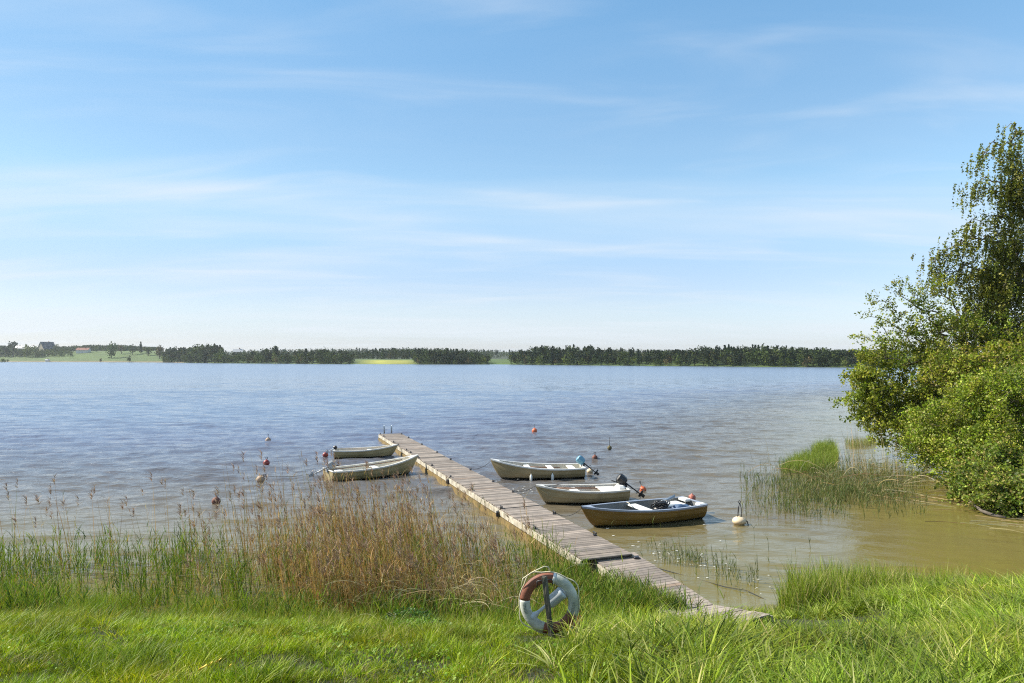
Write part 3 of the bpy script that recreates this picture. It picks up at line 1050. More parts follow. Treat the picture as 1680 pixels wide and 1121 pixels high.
arcs('fallen_reeds', [(640, 985, 80, 0.6, 1.7, 0.25, 0.6, 1.1, 0.1, 0.5), (770, 975, 110, 0.5, 1.5, 0.35, 0.6, 0.9, 0.3, 0.7), (500, 960, 60, 0.6, 1.6, 0.15, 0.4, 1.1, 0.2, 0.6),
                      (200, 940, 60, 0.8, 2.0, 0.05, 0.15, 1.5, 0.25, 0.25), (330, 925, 40, 0.8, 1.6, 0.02, 0.12, 1.2, 0.1, 0.3), (450, 905, 50, 0.6, 1.6, 0.02, 0.15, 1.2, 0.0, 0.3)],
     'tangle of bent and fallen pale dry reeds at the foot of the dry reed stand')
arcs('washed_up_reeds', [(1440, 800, 45, 1.0, 3.0, 0.0, 1.1, 1.3, 0.3, 0.6), (1500, 815, 40, 1.0, 3.0, 0.0, 0.25, 1.5, -0.2, 0.35), (1560, 828, 26, 0.8, 2.2, 0.0, 0.1, 1.0, -0.4, 0.25), (1650, 862, 20, 0.8, 1.8, 0.02, 0.1, 0.7, -0.5, 0.15),
                         (1400, 790, 24, 0.8, 2.4, 0.0, 0.9, 0.9, 0.5, 0.6)],
     'pale dead reeds lying across the water in front of the green willow bushes', 2.0)


def smp_upr(n):
    px = RNG.normal(1445, 45, n); px = np.concatenate([px, RNG.normal(1398, 8, n // 3), RNG.normal(1418, 5, n // 3)])
    y = RNG.uniform(28, 34, len(px))
    return (px - 840) / F * y, y


stalk_field('bay_dry_reeds', 40, smp_upr, lambda x, y: RNG.uniform(0.8, 2.4, len(x)), [(0.45, 0.34, 0.17), (0.5, 0.42, 0.24)],
            'sparse upright straw coloured reeds in front of the leaning willow', 'reeds', leaves=0, wst=0.014, lean=0.1, material='dry', zb=-0.1)


# ------------------------------------------------------------------ jetty and gangway
A0 = P(622, 712, 0.40); A1 = P(956, 918, 0.40)
DK = (A0 - A1).normalized()                        # towards the far end
DN = Vector((DK.y, -DK.x, 0))                      # towards the right side
DW = 1.36
DLEN = (A0 - A1).length


def plank_section(mb, L0, L1, R0, R1, width=0.13, gap=0.018, thick=0.032, yawj=0.002, tone=1.0):
    """planks between a left edge L0-L1 and a right edge R0-R1"""
    n = max(2, int(((L1 - L0).length + (R1 - R0).length) / 2 / (width + gap)))
    for i in range(n):
        t0 = i / n; t1 = (i + 1) / n - gap / ((L1 - L0).length + 0.01)
        a = L0.lerp(L1, t0); b = L0.lerp(L1, t1); c = R0.lerp(R1, t1); d = R0.lerp(R1, t0)
        e = (d - a).normalized()
        jl, jr = random.uniform(-.012, .018), random.uniform(-.012, .018)
        dz = random.uniform(-.004, .004); dz2 = random.uniform(-.004, .004)
        a = a - e * jl + Vector((0, 0, dz)); b = b - e * jl + Vector((0, 0, dz))
        c = c + e * jr + Vector((0, 0, dz2)); d = d + e * jr + Vector((0, 0, dz2))
        g = random.uniform(0.58, 1.22) * tone
        w = random.random()
        mb.cur = (0.255 * g * (1 + .05 * w), 0.220 * g, 0.190 * g * (1 - .05 * w)) if random.random() > 0.03 else (0.25 * g, 0.18 * g, 0.13 * g)
        dn = Vector((0, 0, -thick))
        mb.add([a, b, c, d, a + dn, b + dn, c + dn, d + dn],
               [(0, 3, 2, 1), (4, 5, 6, 7), (0, 1, 5, 4), (2, 3, 7, 6), (1, 2, 6, 5), (3, 0, 4, 7)])


def obox(mb, a, b, out, w, h, zoff):
    """a box beam running a->b, width w towards `out`, top at z + zoff"""
    t = Vector((0, 0, zoff)); dn = Vector((0, 0, zoff - h)); o = out * w
    vs = [a + t, b + t, b + o + t, a + o + t, a + dn, b + dn, b + o + dn, a + o + dn]
    mb.add(vs, [(0, 1, 2, 3), (7, 6, 5, 4), (0, 4, 5, 1), (2, 6, 7, 3), (1, 5, 6, 2), (0, 3, 7, 4)])


def build_jetty():
    root = tag(empty('jetty', A1), 'long floating jetty of weathered planks running out into the lake with a bathing ladder', 'jetty')
    base = Vector(A1)
    cuts = [0.0, 5.9, 12.0, 17.8, 23.6, DLEN]
    for k in range(5):
        s0, s1 = cuts[k] + 0.02, cuts[k + 1] - 0.055
        l0, l1 = DK * s0, DK * s1
        tilt = random.uniform(-0.012, 0.012)
        mb = MB()
        plank_section(mb, l0, l1, l0 + DN * DW + Vector((0, 0, tilt)), l1 + DN * DW + Vector((0, 0, tilt)))
        mb.build('decking', M['plank'], root)
        for sgn, org in ((-1, Vector((0, 0, 0))), (1, DN * DW)):
            out = DN * sgn
            fb = MB()
            obox(fb, l0 + org + out * 0.005, l1 + org + out * 0.005, out, 0.045, 0.17, -0.036)
            fb.build('side_board', M['beam'], root)
            lb = MB()
            obox(lb, l0 + org - out * 0.02, l1 + org - out * 0.02, out, 0.10, 0.26, -0.24)
            lb.build('float', M['float'], root)
    # end trim
    mb = MB()
    obox(mb, DK * DLEN + DN * 0.05, DK * DLEN + DN * (DW - .05), DK, 0.05, 0.12, -0.02)
    mb.build('end_board', M['darkmetal'], root)
    # ladder at the far end
    lad = MB()
    for u in (0.32, 0.78):
        p = DK * (DLEN + 0.10) + DN * u
        q = DK * (DLEN - 0.14) + DN * u
        lad.tube([q + Vector((0, 0, 0.03)), q + Vector((0, 0, .46)), q + DK * .05 + Vector((0, 0, .52)), p + Vector((0, 0, .50)), p + Vector((0, 0, .40)), p + Vector((0, 0, -0.9))], 0.028, 8)
    for z in (-0.1, -0.35, -0.6):
        lad.tube([DK * (DLEN + .10) + DN * .32 + Vector((0, 0, z)), DK * (DLEN + .10) + DN * .78 + Vector((0, 0, z))], 0.018, 6)
    lad.build('ladder', M['galv'], root)
    # mooring rings and cleats on both edges
    for s, side in ((1.9, 1), (4.6, 1), (8.2, 1), (10.4, 1), (13.4, 1), (16.6, 1), (19.2, 1), (22.6, 1), (26.1, 1), (28.2, 1),
                    (3.1, 0), (5.9, 0), (9.1, 0), (12.0, 0), (15.1, 0), (17.9, 0), (19.6, 0), (20.6, 0), (22.9, 0), (24.2, 0), (27.4, 0), (28.7, 0)):
        c = DK * s + DN * (DW - 0.05 if side else 0.04)
        mb = MB()
        mb.box(c + Vector((0, 0, .012)), (0.10, 0.14, 0.02), bev=.005)
        mb.tube([c + DK * .06 + Vector((0, 0, .02)), c + DK * .05 + Vector((0, 0, .07)), c - DK * .05 + Vector((0, 0, .07)), c - DK * .06 + Vector((0, 0, .02))], 0.014, 6)
        mb.tube([c + DK * .11 + Vector((0, 0, .075)), c - DK * .11 + Vector((0, 0, .075))], 0.016, 6)
        mb.build('cleat', M['darkmetal'], root)
    # hinge irons between the floats and at the near end
    for s in (0.0, 5.9, 12.0):
        mb = MB()
        mb.box(DK * (s - .01 if s else -0.10) - DN * .07 + Vector((0, 0, -.16)), (0.14, 0.22, 0.16), bev=.02)
        mb.build('hinge_iron', M['darkmetal'], root)
        mb = MB()
        mb.box(DK * (s - .01 if s else -0.10) + DN * (DW + .05) + Vector((0, 0, -.10)), (0.14, 0.16, 0.12), bev=.02)
        mb.build('hinge_iron', M['darkmetal'], root)


build_jetty()


def build_gangway():
    l0 = P(973, 916, 0.30); r0 = l0 + DN * 1.25 + DK * 0.0
    r0 = P(1040, 906, 0.30)
    l1 = P(1137, 1003, 0.32); r1 = P(1171, 992, 0.34)
    l2 = P(1226, 1026, 0.58); r2 = P(1266, 1008, 0.60)
    root = tag(empty('gangway', l0), 'lower narrow plank gangway sloping from the bank down to the jetty', 'gangway')
    # keep constant width: rebuild the left edge from the right one
    d1 = (r1 - r0).normalized(); n1 = Vector((-d1.y, d1.x, 0)).normalized()
    if n1.x > 0: n1 = -n1
    w = 1.12
    d2 = (r2 - r1).normalized(); n2 = Vector((-d2.y, d2.x, 0)).normalized()
    if n2.y > 0: n2 = -n2
    L0 = l0; L1 = r1 + (n1 + n2).normalized() * (w / max((n1 + n2).normalized().dot(n1), .5)) ; L2 = r2 + n2 * w
    L1.z = r1.z; L2.z = r2.z
    mb = MB(); plank_section(mb, L0 - l0, L1 - l0, r0 - l0, r1 - l0, tone=1.0); mb.build('decking', M['plank'], root)
    mb = MB(); plank_section(mb, L1 - l0 + d2 * .02, L2 - l0, r1 - l0 + d2 * .02, r2 - l0, tone=1.12); mb.build('decking', M['plank'], root)
    for a, b, o in ((L0, L1, n1), (r0, r1, -n1), (L1, L2, n2), (r1, r2, -n2)):
        mb = MB(); obox(mb, a - l0 + o * .004, b - l0 + o * .004, o, 0.045, 0.20, -0.036); mb.build('side_board', M['beam'], root)
    for a, b, o in ((L0, L1, n1), (r0, r1, -n1)):
        mb = MB(); obox(mb, a - l0 - o * .02, b - l0 - o * .02, o, 0.12, 0.3, -0.24); mb.build('bearer', M['float'], root)


build_gangway()


# ------------------------------------------------------------------ boats
def hull_funcs(L, B, s0, s1, draft=0.12, tw=0.84, rake=0.80):
    def b(t):
        if t > .38:
            return B * max(1 - ((t - .38) / .62) ** 1.95, 0)
        return B * (1 - (1 - tw) * ((.38 - t) / .38) ** 2)

    def s(t):
        return s0 - .055 + (s1 + .055) * max(t, 0) ** 2.5 + 0.06 * (1 - t) ** 2

    def k(t):
        if t < rake: return -draft + 0.05 * (1 - t / rake) ** 2
        return -draft + (s(1) + draft) * ((t - rake) / (1 - rake)) ** 2.3
    return b, s, k


def hull_mat(name, out, inn, rough=0.5):
    return (mat(name + '_outside', out, rough, 0.10, 2.5, 0.05, dirt=(out[0] * .5, out[1] * .5, out[2] * .38), dirt_amt=0.5),
            mat(name + '_inside', inn, 0.55, 0.08, 3, 0.05, dirt=(inn[0] * .6, inn[1] * .56, inn[2] * .45), dirt_amt=0.45))


def motor(parent, loc, tilt, cowl, leg, scale=1.0, steer=0.0, handle=0.5):
    R = Matrix.Rotation(steer, 3, 'Z') @ Matrix.Rotation(tilt, 3, 'Y')
    o = Vector(loc)
    T = lambda v: o + R @ (Vector(v) * scale)
    mb = MB()
    # clamp bracket
    mb.box(o + Vector((0.0, 0, -.03)), (0.07, 0.20, 0.20), bev=.02)
    mb.tube([T((-.08, 0, .10)), T((-.09, 0, -.15)), T((-.10, 0, -.62))], [.055 * scale, .045 * scale, .035 * scale], 10, squash=.6)
    mb.box(T((-.13, 0, -.50)), (0.22 * scale, 0.13 * scale, 0.015), R, bev=.004)
    mb.tube([T((.02, 0, -.66)), T((-.02, 0, -.66)), T((-.20, 0, -.66)), T((-.26, 0, -.66))], [.012 * scale, .045 * scale, .04 * scale, .02 * scale], 10)
    mb.box(T((-.11, 0, -.76)), (0.12 * scale, 0.015, 0.16 * scale), R, bev=.003)
    m = mb.build('outboard_motor', leg, parent)
    mb = MB()
    prof = [(.02, -.03), (.11, -.01), (.135, .04), (.145, .16), (.14, .27), (.12, .33), (.07, .355), (.02, .36)]
    MM = Matrix.Translation(T((-.09, 0, .10))) @ R.to_4x4() @ Matrix.Diagonal((scale * 1.3, scale * .95, scale, 1))
    mb.lathe(prof, 8, MM, smooth=False)
    mb.build('cowling', cowl, m)
    mb = MB()
    Rt = Matrix.Rotation(steer, 3, 'Z') @ Matrix.Rotation(tilt - handle, 3, 'Y')
    hp = T((.02, 0, .10))
    mb.tube([hp, hp + Rt @ Vector((.22, 0, .02)) * scale, hp + Rt @ Vector((.48, 0, .03)) * scale], [.022 * scale, .02 * scale, .024 * scale], 8)
    mb.build('tiller', M['black'], m)
    mb = MB()
    for q in range(3):
        a = q * 2.094
        d = Vector((0, math.cos(a), math.sin(a)))
        e = Vector((0, -math.sin(a), math.cos(a)))
        c = (-.27, 0, -.66)
        pts = [Vector(c) + d * .02, Vector(c) + d * .06 + e * .035 + Vector((.02, 0, 0)), Vector(c) + d * .10, Vector(c) + d * .06 - e * .035 - Vector((.02, 0, 0))]
        mb.add([T(p) for p in pts] + [T(p + Vector((-.006, 0, 0))) for p in pts], [(0, 1, 2, 3), (7, 6, 5, 4), (0, 4, 5, 1), (1, 5, 6, 2), (2, 6, 7, 3), (3, 7, 4, 0)])
    mb.build('propeller', M['darkmetal'], m)
    return m


def make_boat(label, bow, stern, hb, zbow, zst, mats, seats, gun_mat, floor=None, draft=0.13, tw=0.84, rub=None, heel=0.0, deck=0.0, group=None):
    bow = Vector((bow[0], bow[1], 0)); st = Vector((stern[0], stern[1], 0))
    ax = bow - st
    L = ax.length
    root = empty('rowing_boat', st, math.atan2(ax.y, ax.x))
    root.rotation_euler[0] = heel
    tag(root, label, 'boat', group)
    b, s, k = hull_funcs(L, hb, zst, zbow - zst, draft, tw)
    NT, NU = 44, 22
    ts = [1 - (1 - i / NT) ** 1.25 for i in range(NT + 1)]

    def sec(t, u, inner=0.0):
        bb = max(b(t) - inner, 0.0); kk = k(t); ss = s(t)
        bb *= 1.0 - 0.0 * u
        y = bb * (1 - (1 - u) ** 2.3) ** 0.72
        # rounded clinker steps
        z = kk + (ss - kk) * (u ** 1.45)
        if inner == 0 and u > 0.02:
            fr = (u * 4.4) % 1.0
            y += 0.014 * (1 - fr) * min(1, bb * 6)
        if inner > 0:
            z = max(z + inner * .6 * (1 - u), 0.045)
            z = min(z, ss)
        return y, z
    V = []; Fc = []; mi = []

    def grid(inner, flip, m):
        base = len(V)
        W = 2 * NU + 1
        for t in ts:
            tt = min(t, 0.985) if inner else t
            for j in range(-NU, NU + 1):
                y, z = sec(tt, abs(j) / NU, inner)
                V.append((tt * L + (0.025 if inner and t == 0 else 0), math.copysign(y, j) if j else 0.0, z))
        for i in range(NT):
            for j in range(W - 1):
                q = (base + i * W + j, base + i * W + j + 1, base + (i + 1) * W + j + 1, base + (i + 1) * W + j)
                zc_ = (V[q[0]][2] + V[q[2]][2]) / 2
                Fc.append(q if not flip else q[::-1]); mi.append(2 if (not inner and zc_ < 0.055) else m)  # lowest outer faces take the painted shade band
        # transom
        c = len(V); V.append((0.025 if inner else 0.0, 0, s(0) * .7))
        for j in range(W - 1):
            q = (base + j, c, base + j + 1)
            Fc.append(q + (q[-1],) if False else q); mi.append(m)
        q = (base + W - 1, c, base)
        Fc.append(q); mi.append(m)
    grid(0.0, False, 0)
    grid(0.035, True, 1)
    me = bpy.data.meshes.new('hull')
    me.from_pydata(V, [], Fc)
    me.materials.append(mats[0]); me.materials.append(mats[1]); me.materials.append(M['hull_shade'])
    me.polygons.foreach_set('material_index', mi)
    me.polygons.foreach_set('use_smooth', [False] * len(Fc))
    me.update()
    me.validate()
    h = bpy.data.objects.new('hull', me); COL.objects.link(h); h.parent = root
    # gunwale: rolled rim round the sheer and across the transom
    g = MB()
    for sg in (-1, 1):
        vs = []; fs = []
        for t in ts:
            t = min(t, 0.995)
            y = b(t); z = s(t)
            yo = (y + .028) * sg; yi = max(y - .055, 0.0) * sg
            x = t * L
            vs += [(x, yi, z + .006), (x, yi, z + .026), (x, yo, z + .026), (x, yo - .004 * sg, z - .030), (x, (y + .012) * sg, z - .030)]
        for i in range(NT):
            for q in range(4):
                f = (i * 5 + q, i * 5 + q + 1, (i + 1) * 5 + q + 1, (i + 1) * 5 + q)
                fs.append(f if sg < 0 else f[::-1])
        g.add(vs, fs, False)
    g.box((0.015, 0, s(0) + .012), (0.07, 2 * b(0) + .05, 0.034), bev=.006)
    # bow knee
    tb = 0.90
    g.add([(tb * L, b(tb) * .96, s(tb) + .028), (tb * L, -b(tb) * .96, s(tb) + .028), (L * .996, 0, s(.996) + .030), (tb * L, b(tb) * .96, s(tb) + .0), (tb * L, -b(tb) * .96, s(tb) + .0), (L * .99, 0, s(.99))],
          [(0, 1, 2), (5, 4, 3), (0, 3, 4, 1), (1, 4, 5, 2), (2, 5, 3, 0)])
    g.build('gunwale', gun_mat, root)
    if rub is not None:
        r = MB()
        for sg in (-1, 1):
            pts = [(t * L, (max(b(t) - .055, .0)) * sg, s(t) - .07) for t in [i / 20 * .8 + .04 for i in range(21)]]
            r.tube(pts, .018, 6)
        r.build('inner_rail', rub, root)
    # thwarts
    for (t, wd, drop, full) in seats:
        u = MB()
        hw = b(t) - .045
        zt = s(t) - drop + .0
        u.box((t * L, 0, zt), (wd, 2 * hw * .985, 0.04), bev=.012)
        if full:
            for q in (-1, 1):
                u.box((t * L + q * (wd / 2 - .03), 0, (zt + .045) / 2 + .01), (0.03, 1.5 * hw, max(zt - .06, .05)))
        u.build('seat', M['white'], root)
    if floor is not None:
        u = MB()
        for q in range(-3, 4):
            u.box((L * .45, q * .115, .072), (L * .62, .10, .018))
        u.build('floorboards', floor, root)
    return root, L, b, s


HM_G = hull_mat('grey_hull', (0.32, 0.245, 0.125), (0.66, 0.64, 0.56))
HM_G2 = hull_mat('beige_hull', (0.36, 0.28, 0.15), (0.74, 0.70, 0.64))
HM_D = hull_mat('brown_hull', (0.21, 0.115, 0.02), (0.19, 0.195, 0.195))
HM_L = hull_mat('sage_hull', (0.31, 0.25, 0.12), (0.66, 0.63, 0.55))
GW = mat('pale_gunwale', (0.66, 0.65, 0.61), 0.5, 0.08, 6, 0.03, dirt=(0.4, 0.36, 0.28), dirt_amt=0.5)
GB = mat('blue_grey_gunwale', (0.25, 0.29, 0.37), 0.35, 0.1, 6, 0.02)
GWH = mat('white_gunwale', (0.74, 0.74, 0.72), 0.45, 0.06, 6, 0.02)
BR = mat('brown_rail', (0.25, 0.15, 0.10), 0.6, 0.15, 6, 0.1)


def midp(a, b): return ((a[0] + b[0]) / 2, (a[1] + b[1]) / 2)


def xy(px, py, z):
    p = P(px, py, z); return (p.x, p.y)


# dark brown boat, nearest
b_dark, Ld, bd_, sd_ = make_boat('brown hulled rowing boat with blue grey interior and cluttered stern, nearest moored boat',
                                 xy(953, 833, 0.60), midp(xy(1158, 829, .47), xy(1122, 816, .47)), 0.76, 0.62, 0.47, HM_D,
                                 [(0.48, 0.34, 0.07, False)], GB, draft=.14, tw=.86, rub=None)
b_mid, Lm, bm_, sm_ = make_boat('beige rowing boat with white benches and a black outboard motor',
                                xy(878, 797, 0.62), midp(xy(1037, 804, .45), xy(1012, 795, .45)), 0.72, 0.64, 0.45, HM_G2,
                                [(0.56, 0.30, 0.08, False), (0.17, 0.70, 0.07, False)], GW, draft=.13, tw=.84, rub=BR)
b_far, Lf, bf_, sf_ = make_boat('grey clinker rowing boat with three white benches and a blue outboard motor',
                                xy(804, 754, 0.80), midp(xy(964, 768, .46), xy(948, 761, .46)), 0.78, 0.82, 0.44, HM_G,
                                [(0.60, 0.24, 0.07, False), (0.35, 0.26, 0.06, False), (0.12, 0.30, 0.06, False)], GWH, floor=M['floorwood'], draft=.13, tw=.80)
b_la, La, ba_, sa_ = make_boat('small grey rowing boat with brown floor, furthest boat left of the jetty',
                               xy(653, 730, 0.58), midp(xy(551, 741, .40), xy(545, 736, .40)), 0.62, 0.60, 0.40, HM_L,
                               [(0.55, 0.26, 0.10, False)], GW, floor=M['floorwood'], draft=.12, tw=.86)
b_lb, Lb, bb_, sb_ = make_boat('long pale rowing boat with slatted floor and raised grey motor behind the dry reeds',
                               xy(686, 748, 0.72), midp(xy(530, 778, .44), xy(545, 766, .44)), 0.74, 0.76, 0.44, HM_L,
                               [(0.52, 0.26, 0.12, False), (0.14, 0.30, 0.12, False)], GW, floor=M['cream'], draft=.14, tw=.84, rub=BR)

motor(b_mid, (-.03, .05, sm_(0) + .05), math.radians(52), M['black'], M['black'], 1.0, handle=1.2)
motor(b_far, (-.03, .08, sf_(0) + .05), math.radians(50), M['blue'], M['black'], 0.95, handle=-.5)
motor(b_la, (-.03, .0, sa_(0) + .02), math.radians(60), M['darkmetal'], M['galv'], 0.5, handle=.6)
motor(b_lb, (-.03, .0, sb_(0) + .04), math.radians(66), M['greymotor'], M['greymotor'], 0.95, handle=1.35)
# white motor well of the brown boat and corner blocks
for yy_, ln_ in ((0.50, .28), (-0.34, 0.44)):
    w_ = MB(); w_.box((0.14, yy_, sd_(0) + .0), (0.26, ln_ * .9, 0.09), bev=.02); w_.build('stern_block', M['white'], b_dark)
w_ = MB(); w_.box((0.72, -0.22, .34), (0.75, 0.62, 0.16), bev=.04); w_.build('locker', M['white'], b_dark)
w_ = MB(); w_.box((0.30, 0, .22), (0.10, 1.05, 0.30), bev=.02); w_.build('bulkhead', M['white'], b_dark)
w_ = MB(); w_.box((0.22, 0.15, sm_(0) - .02), (0.30, 0.45, 0.26), bev=.06); w_.build('motor_bracket_pad', M['white'], b_mid)


def local(root, v):
    ang = root.rotation_euler[2]
    c, s_ = math.cos(ang), math.sin(ang)
    return Vector((root.location.x + c * v[0] - s_ * v[1], root.location.y + s_ * v[0] + c * v[1], v[2]))


# clutter in the brown boat
def clutter():
    c = local(b_dark, (1.34, 0.02, 0.26))
    mb = MB()
    rr = random.Random(4)
    for i in range(9):
        pts = []
        ph = rr.random() * 6.28; r0 = rr.uniform(.10, .26)
        for k in range(15):
            a = ph + k * .55
            pts.append(c + Vector((math.cos(a) * r0 * 1.3 + rr.uniform(-.03, .03), math.sin(a) * r0 + rr.uniform(-.03, .03), 0.02 + abs(math.sin(k * .4 + i)) * .28 + rr.uniform(-.02, .02))))
        mb.tube(pts, .022, 6)
    mb.ball(c + Vector((0, 0, .05)), .2, sc=(1.3, 1, .7))
    tag(mb.build('rope_coil', M['black']), 'tangled heap of black rope and hose lying in the brown boat', 'rope')
    mb = MB()
    c2 = local(b_dark, (0.98, -0.20, 0.50))
    rt = Matrix.Rotation(b_dark.rotation_euler[2], 3, 'Z')
    pts = [c2 + rt @ Vector((.42, -.12, -.12)), c2 + rt @ Vector((.1, .02, .02)), c2 + rt @ Vector((-.22, .16, .18))]
    mb.tube(pts, [.03, .028, .045], 8)
    mb.tube([p + Vector((.02, .05, .03)) for p in pts], [.022, .02, .03], 8)
    tag(mb.build('anchor', M['galv']), 'grey metal rod anchor leaning on the white locker of the brown boat', 'anchor')
    c3 = local(b_dark, (0.72, 0.30, 0.40))
    vs = []; n = 12
    mb = MB()
    for i in range(n + 1):
        for j in range(n + 1):
            u = i / n - .5; v = j / n - .5
            r_ = max(abs(u), abs(v)) * 2
            vs.append(c3 + rt @ Vector((u * .75, v * .34, .14 * (1 - r_ ** 2) + .035 * math.sin(9 * u + 5 * v) - .06)))
    fs = [(i * (n + 1) + j, (i + 1) * (n + 1) + j, (i + 1) * (n + 1) + j + 1, i * (n + 1) + j + 1) for i in range(n) for j in range(n)]
    mb.add(vs, fs, True)
    tag(mb.build('tarpaulin', mat('blue_tarp', (0.06, 0.11, 0.20), .5, .2, 8, .4)), 'crumpled dark blue tarpaulin beside the stern of the brown boat', 'tarpaulin')


clutter()


def fender(name, root, v, r, ln, m, label, cat='fender', group=None, top=None):
    p = local(root, v)
    mb = MB()
    prof = [(.012, ln * .5 + .05), (.02, ln * .5 + .01), (r * .6, ln * .47), (r, ln * .36), (r, -ln * .36), (r * .6, -ln * .47), (.02, -ln * .5)]
    mb.lathe([(a, z) for a, z in reversed(prof)], 16, Matrix.Translation(p))
    o = mb.build(name, m)
    tag(o, label, cat, group)
    if top is not None:
        t = MB(); q = local(root, top)
        t.tube([p + Vector((0, 0, ln * .5)), p.lerp(q, .5) + Vector((0, 0, ln * .25)), q], .008, 6)
        t.build('lanyard', M['rope_dark'], o)
    return o


REDF = mat('faded_red', (0.40, 0.12, 0.08), .55, .15, 6, .05, dirt=(.25, .12, .08), dirt_amt=.5)
fender('fender', b_dark, (-.17, -.36, .44), .115, .34, REDF, 'faded red cylindrical fender behind the stern of the brown boat', top=(.0, -.36, .52))
fender('fender', b_far, (Lf * .585, +.80, .10), .055, .26, M['foam'], 'small grey white fender on the grey clinker boat, nearer its bow', top=(Lf * .585, +.74, .46), group='fenders of the grey clinker boat')
fender('fender', b_far, (Lf * .36, +.81, .12), .055, .26, M['foam'], 'small grey white fender on the grey clinker boat, nearer its stern', top=(Lf * .36, +.76, .44), group='fenders of the grey clinker boat')


# mooring ropes
def rope(label, a, b, sag=0.1, r=0.009, m='rope_dark', loops=0):
    a = Vector(a); b = Vector(b)
    mb = MB()
    pts = [a.lerp(b, i / 14) - Vector((0, 0, sag * 4 * (i / 14) * (1 - i / 14))) for i in range(15)]
    for p in pts: p.z = max(p.z, 0.012)
    mb.tube(pts, r, 6)
    return tag(mb.build('mooring_rope', M[m]), label, 'rope')


def dockpt(s, side=1, z=.46): return Vector(A1) + DK * s + DN * (DW - .05 if side else .04) + Vector((0, 0, z - .40))


# ------------------------------------------------------------------ buoys
ORANGE = mat('orange_buoy', (0.58, 0.13, 0.045), .5, .15, 8, .05, dirt=(.20, .09, .05), dirt_amt=.5)
REDB = mat('red_buoy', (0.26, 0.03, 0.025), .45, .2, 8, .05, dirt=(.12, .04, .03), dirt_amt=.6)
DARKR = mat('weathered_dark_red_buoy', (0.17, 0.06, 0.04), .7, .3, 8, .1, dirt=(.06, .045, .03), dirt_amt=.7)
TANB = mat('weathered_tan_buoy', (0.38, 0.27, 0.19), .7, .2, 8, .1, dirt=(.10, .05, .035), dirt_amt=.85)
OLIVEB = mat('weathered_olive_buoy', (0.13, 0.11, 0.05), .8, .3, 8, .1, dirt=(.05, .045, .02), dirt_amt=.6)
CREAMB = mat('cream_buoy', (0.68, 0.54, 0.36), .6, .1, 6, .05, dirt=(.30, .20, .10), dirt_amt=.55)


def buoy(px, py, r, m, label, eye='ring', rod=0.0, tilt=(0, 0), sc=(1, 1, 1), sink=.35):
    p = P(px, py, 0)
    root = empty('mooring_buoy', (p.x, p.y, 0))
    root.rotation_euler = (tilt[0], tilt[1], 0)
    tag(root, label, 'buoy', 'mooring buoys around the jetty')
    mb = MB()
    cz = r * sc[2] * (1 - sink)
    prof = []
    for i in range(13):
        a = math.pi * i / 12
        rr = r * math.sin(a)
        prof.append((max(rr, .004), -r * math.cos(a) * sc[2]))
    mb.lathe([(a * (sc[0]), b) for a, b in prof], 20, Matrix.Translation((0, 0, cz)))
    top = cz + r * sc[2]
    mb.lathe([(r * .28, top - r * .16), (r * .22, top + r * .02), (r * .16, top + .03), (.01, top + .035)], 12)
    mb.build('float', m, root)
    e = MB()
    if eye == 'ring':
        pts = [Vector((math.cos(a) * .05, 0, top + .085 + math.sin(a) * .05)) for a in [k * math.pi / 8 for k in range(17)]]
        e.tube(pts, .012, 6)
        e.tube([(0, 0, top), (0, 0, top + .04)], .016, 6)
    elif eye == 'rod':
        e.tube([(0, 0, top), (0, 0, top + rod)], .012, 6)
        pts = [Vector((math.cos(a) * .03, 0, top + rod + .03 + math.sin(a) * .03)) for a in [k * math.pi / 6 for k in range(13)]]
        e.tube(pts, .009, 6)
    elif eye == 'fork':
        e.tube([(-.05, 0, top - .02), (-.03, 0, top + rod * .6), (-.0, 0, top + rod)], .016, 6)
        e.tube([(.07, .0, top - .03), (.06, 0, top + rod * .6), (.02, 0, top + rod)], .011, 6)
        e.tube([(-.05, -.05, top - .03), (.08, -.12, top - .05), (.22, -.10, top - .14), (.27, -.05, top - .30)], .018, 6)
        pts = [Vector((math.cos(a) * .035, 0, top + rod + .04 + math.sin(a) * .04)) for a in [k * math.pi / 6 for k in range(13)]]
        e.tube(pts, .009, 6)
    e.build('eye', M['darkmetal'], root)
    return root


buoy(440, 725.5, .17, TANB, 'small tan topped buoy with dark foot, farthest out on the left', 'rod', .16)
buoy(437, 763, .155, REDB, 'deep red buoy with a wire ring, out above the reed plumes', 'ring', tilt=(0, .05))
buoy(425, 790, .17, TANB, 'tan and dark buoy heeled over, tugging on a black line, left of the dry reeds', 'ring', tilt=(.1, .75))
buoy(354, 827, .15, DARKR, 'dark brown buoy with a ring, nearest one on the left beside lone reed stems', 'ring', tilt=(0, .12))
buoy(533, 749.5, .15, REDB, 'bright red ball buoy beside the stern of the furthest left boat', 'ring', tilt=(0, .3))
buoy(877, 710, .19, ORANGE, 'orange red buoy with a thin rod, farthest out on the right', 'rod', .22)
buoy(1000, 737.5, .13, OLIVEB, 'small dark olive buoy with a tall rod in open water', 'rod', .42)
buoy(976, 754, .14, DARKR, 'dull dark red buoy just beyond the blue outboard motor', 'ring')
buoy(968, 776, .15, CREAMB, 'small white buoy under the raised leg of the blue outboard motor', 'ring', sc=(1, 1, .8))
buoy(1056, 807, .135, ORANGE, 'orange buoy with a leaning wire eye beside the black outboard motor', 'rod', .16, tilt=(0, -.35))
buoy(1213, 860, .195, CREAMB, 'large cream mushroom buoy with a black forked handle, right of the brown boat', 'fork', .42, sc=(1.12, 1, .72), sink=.3)

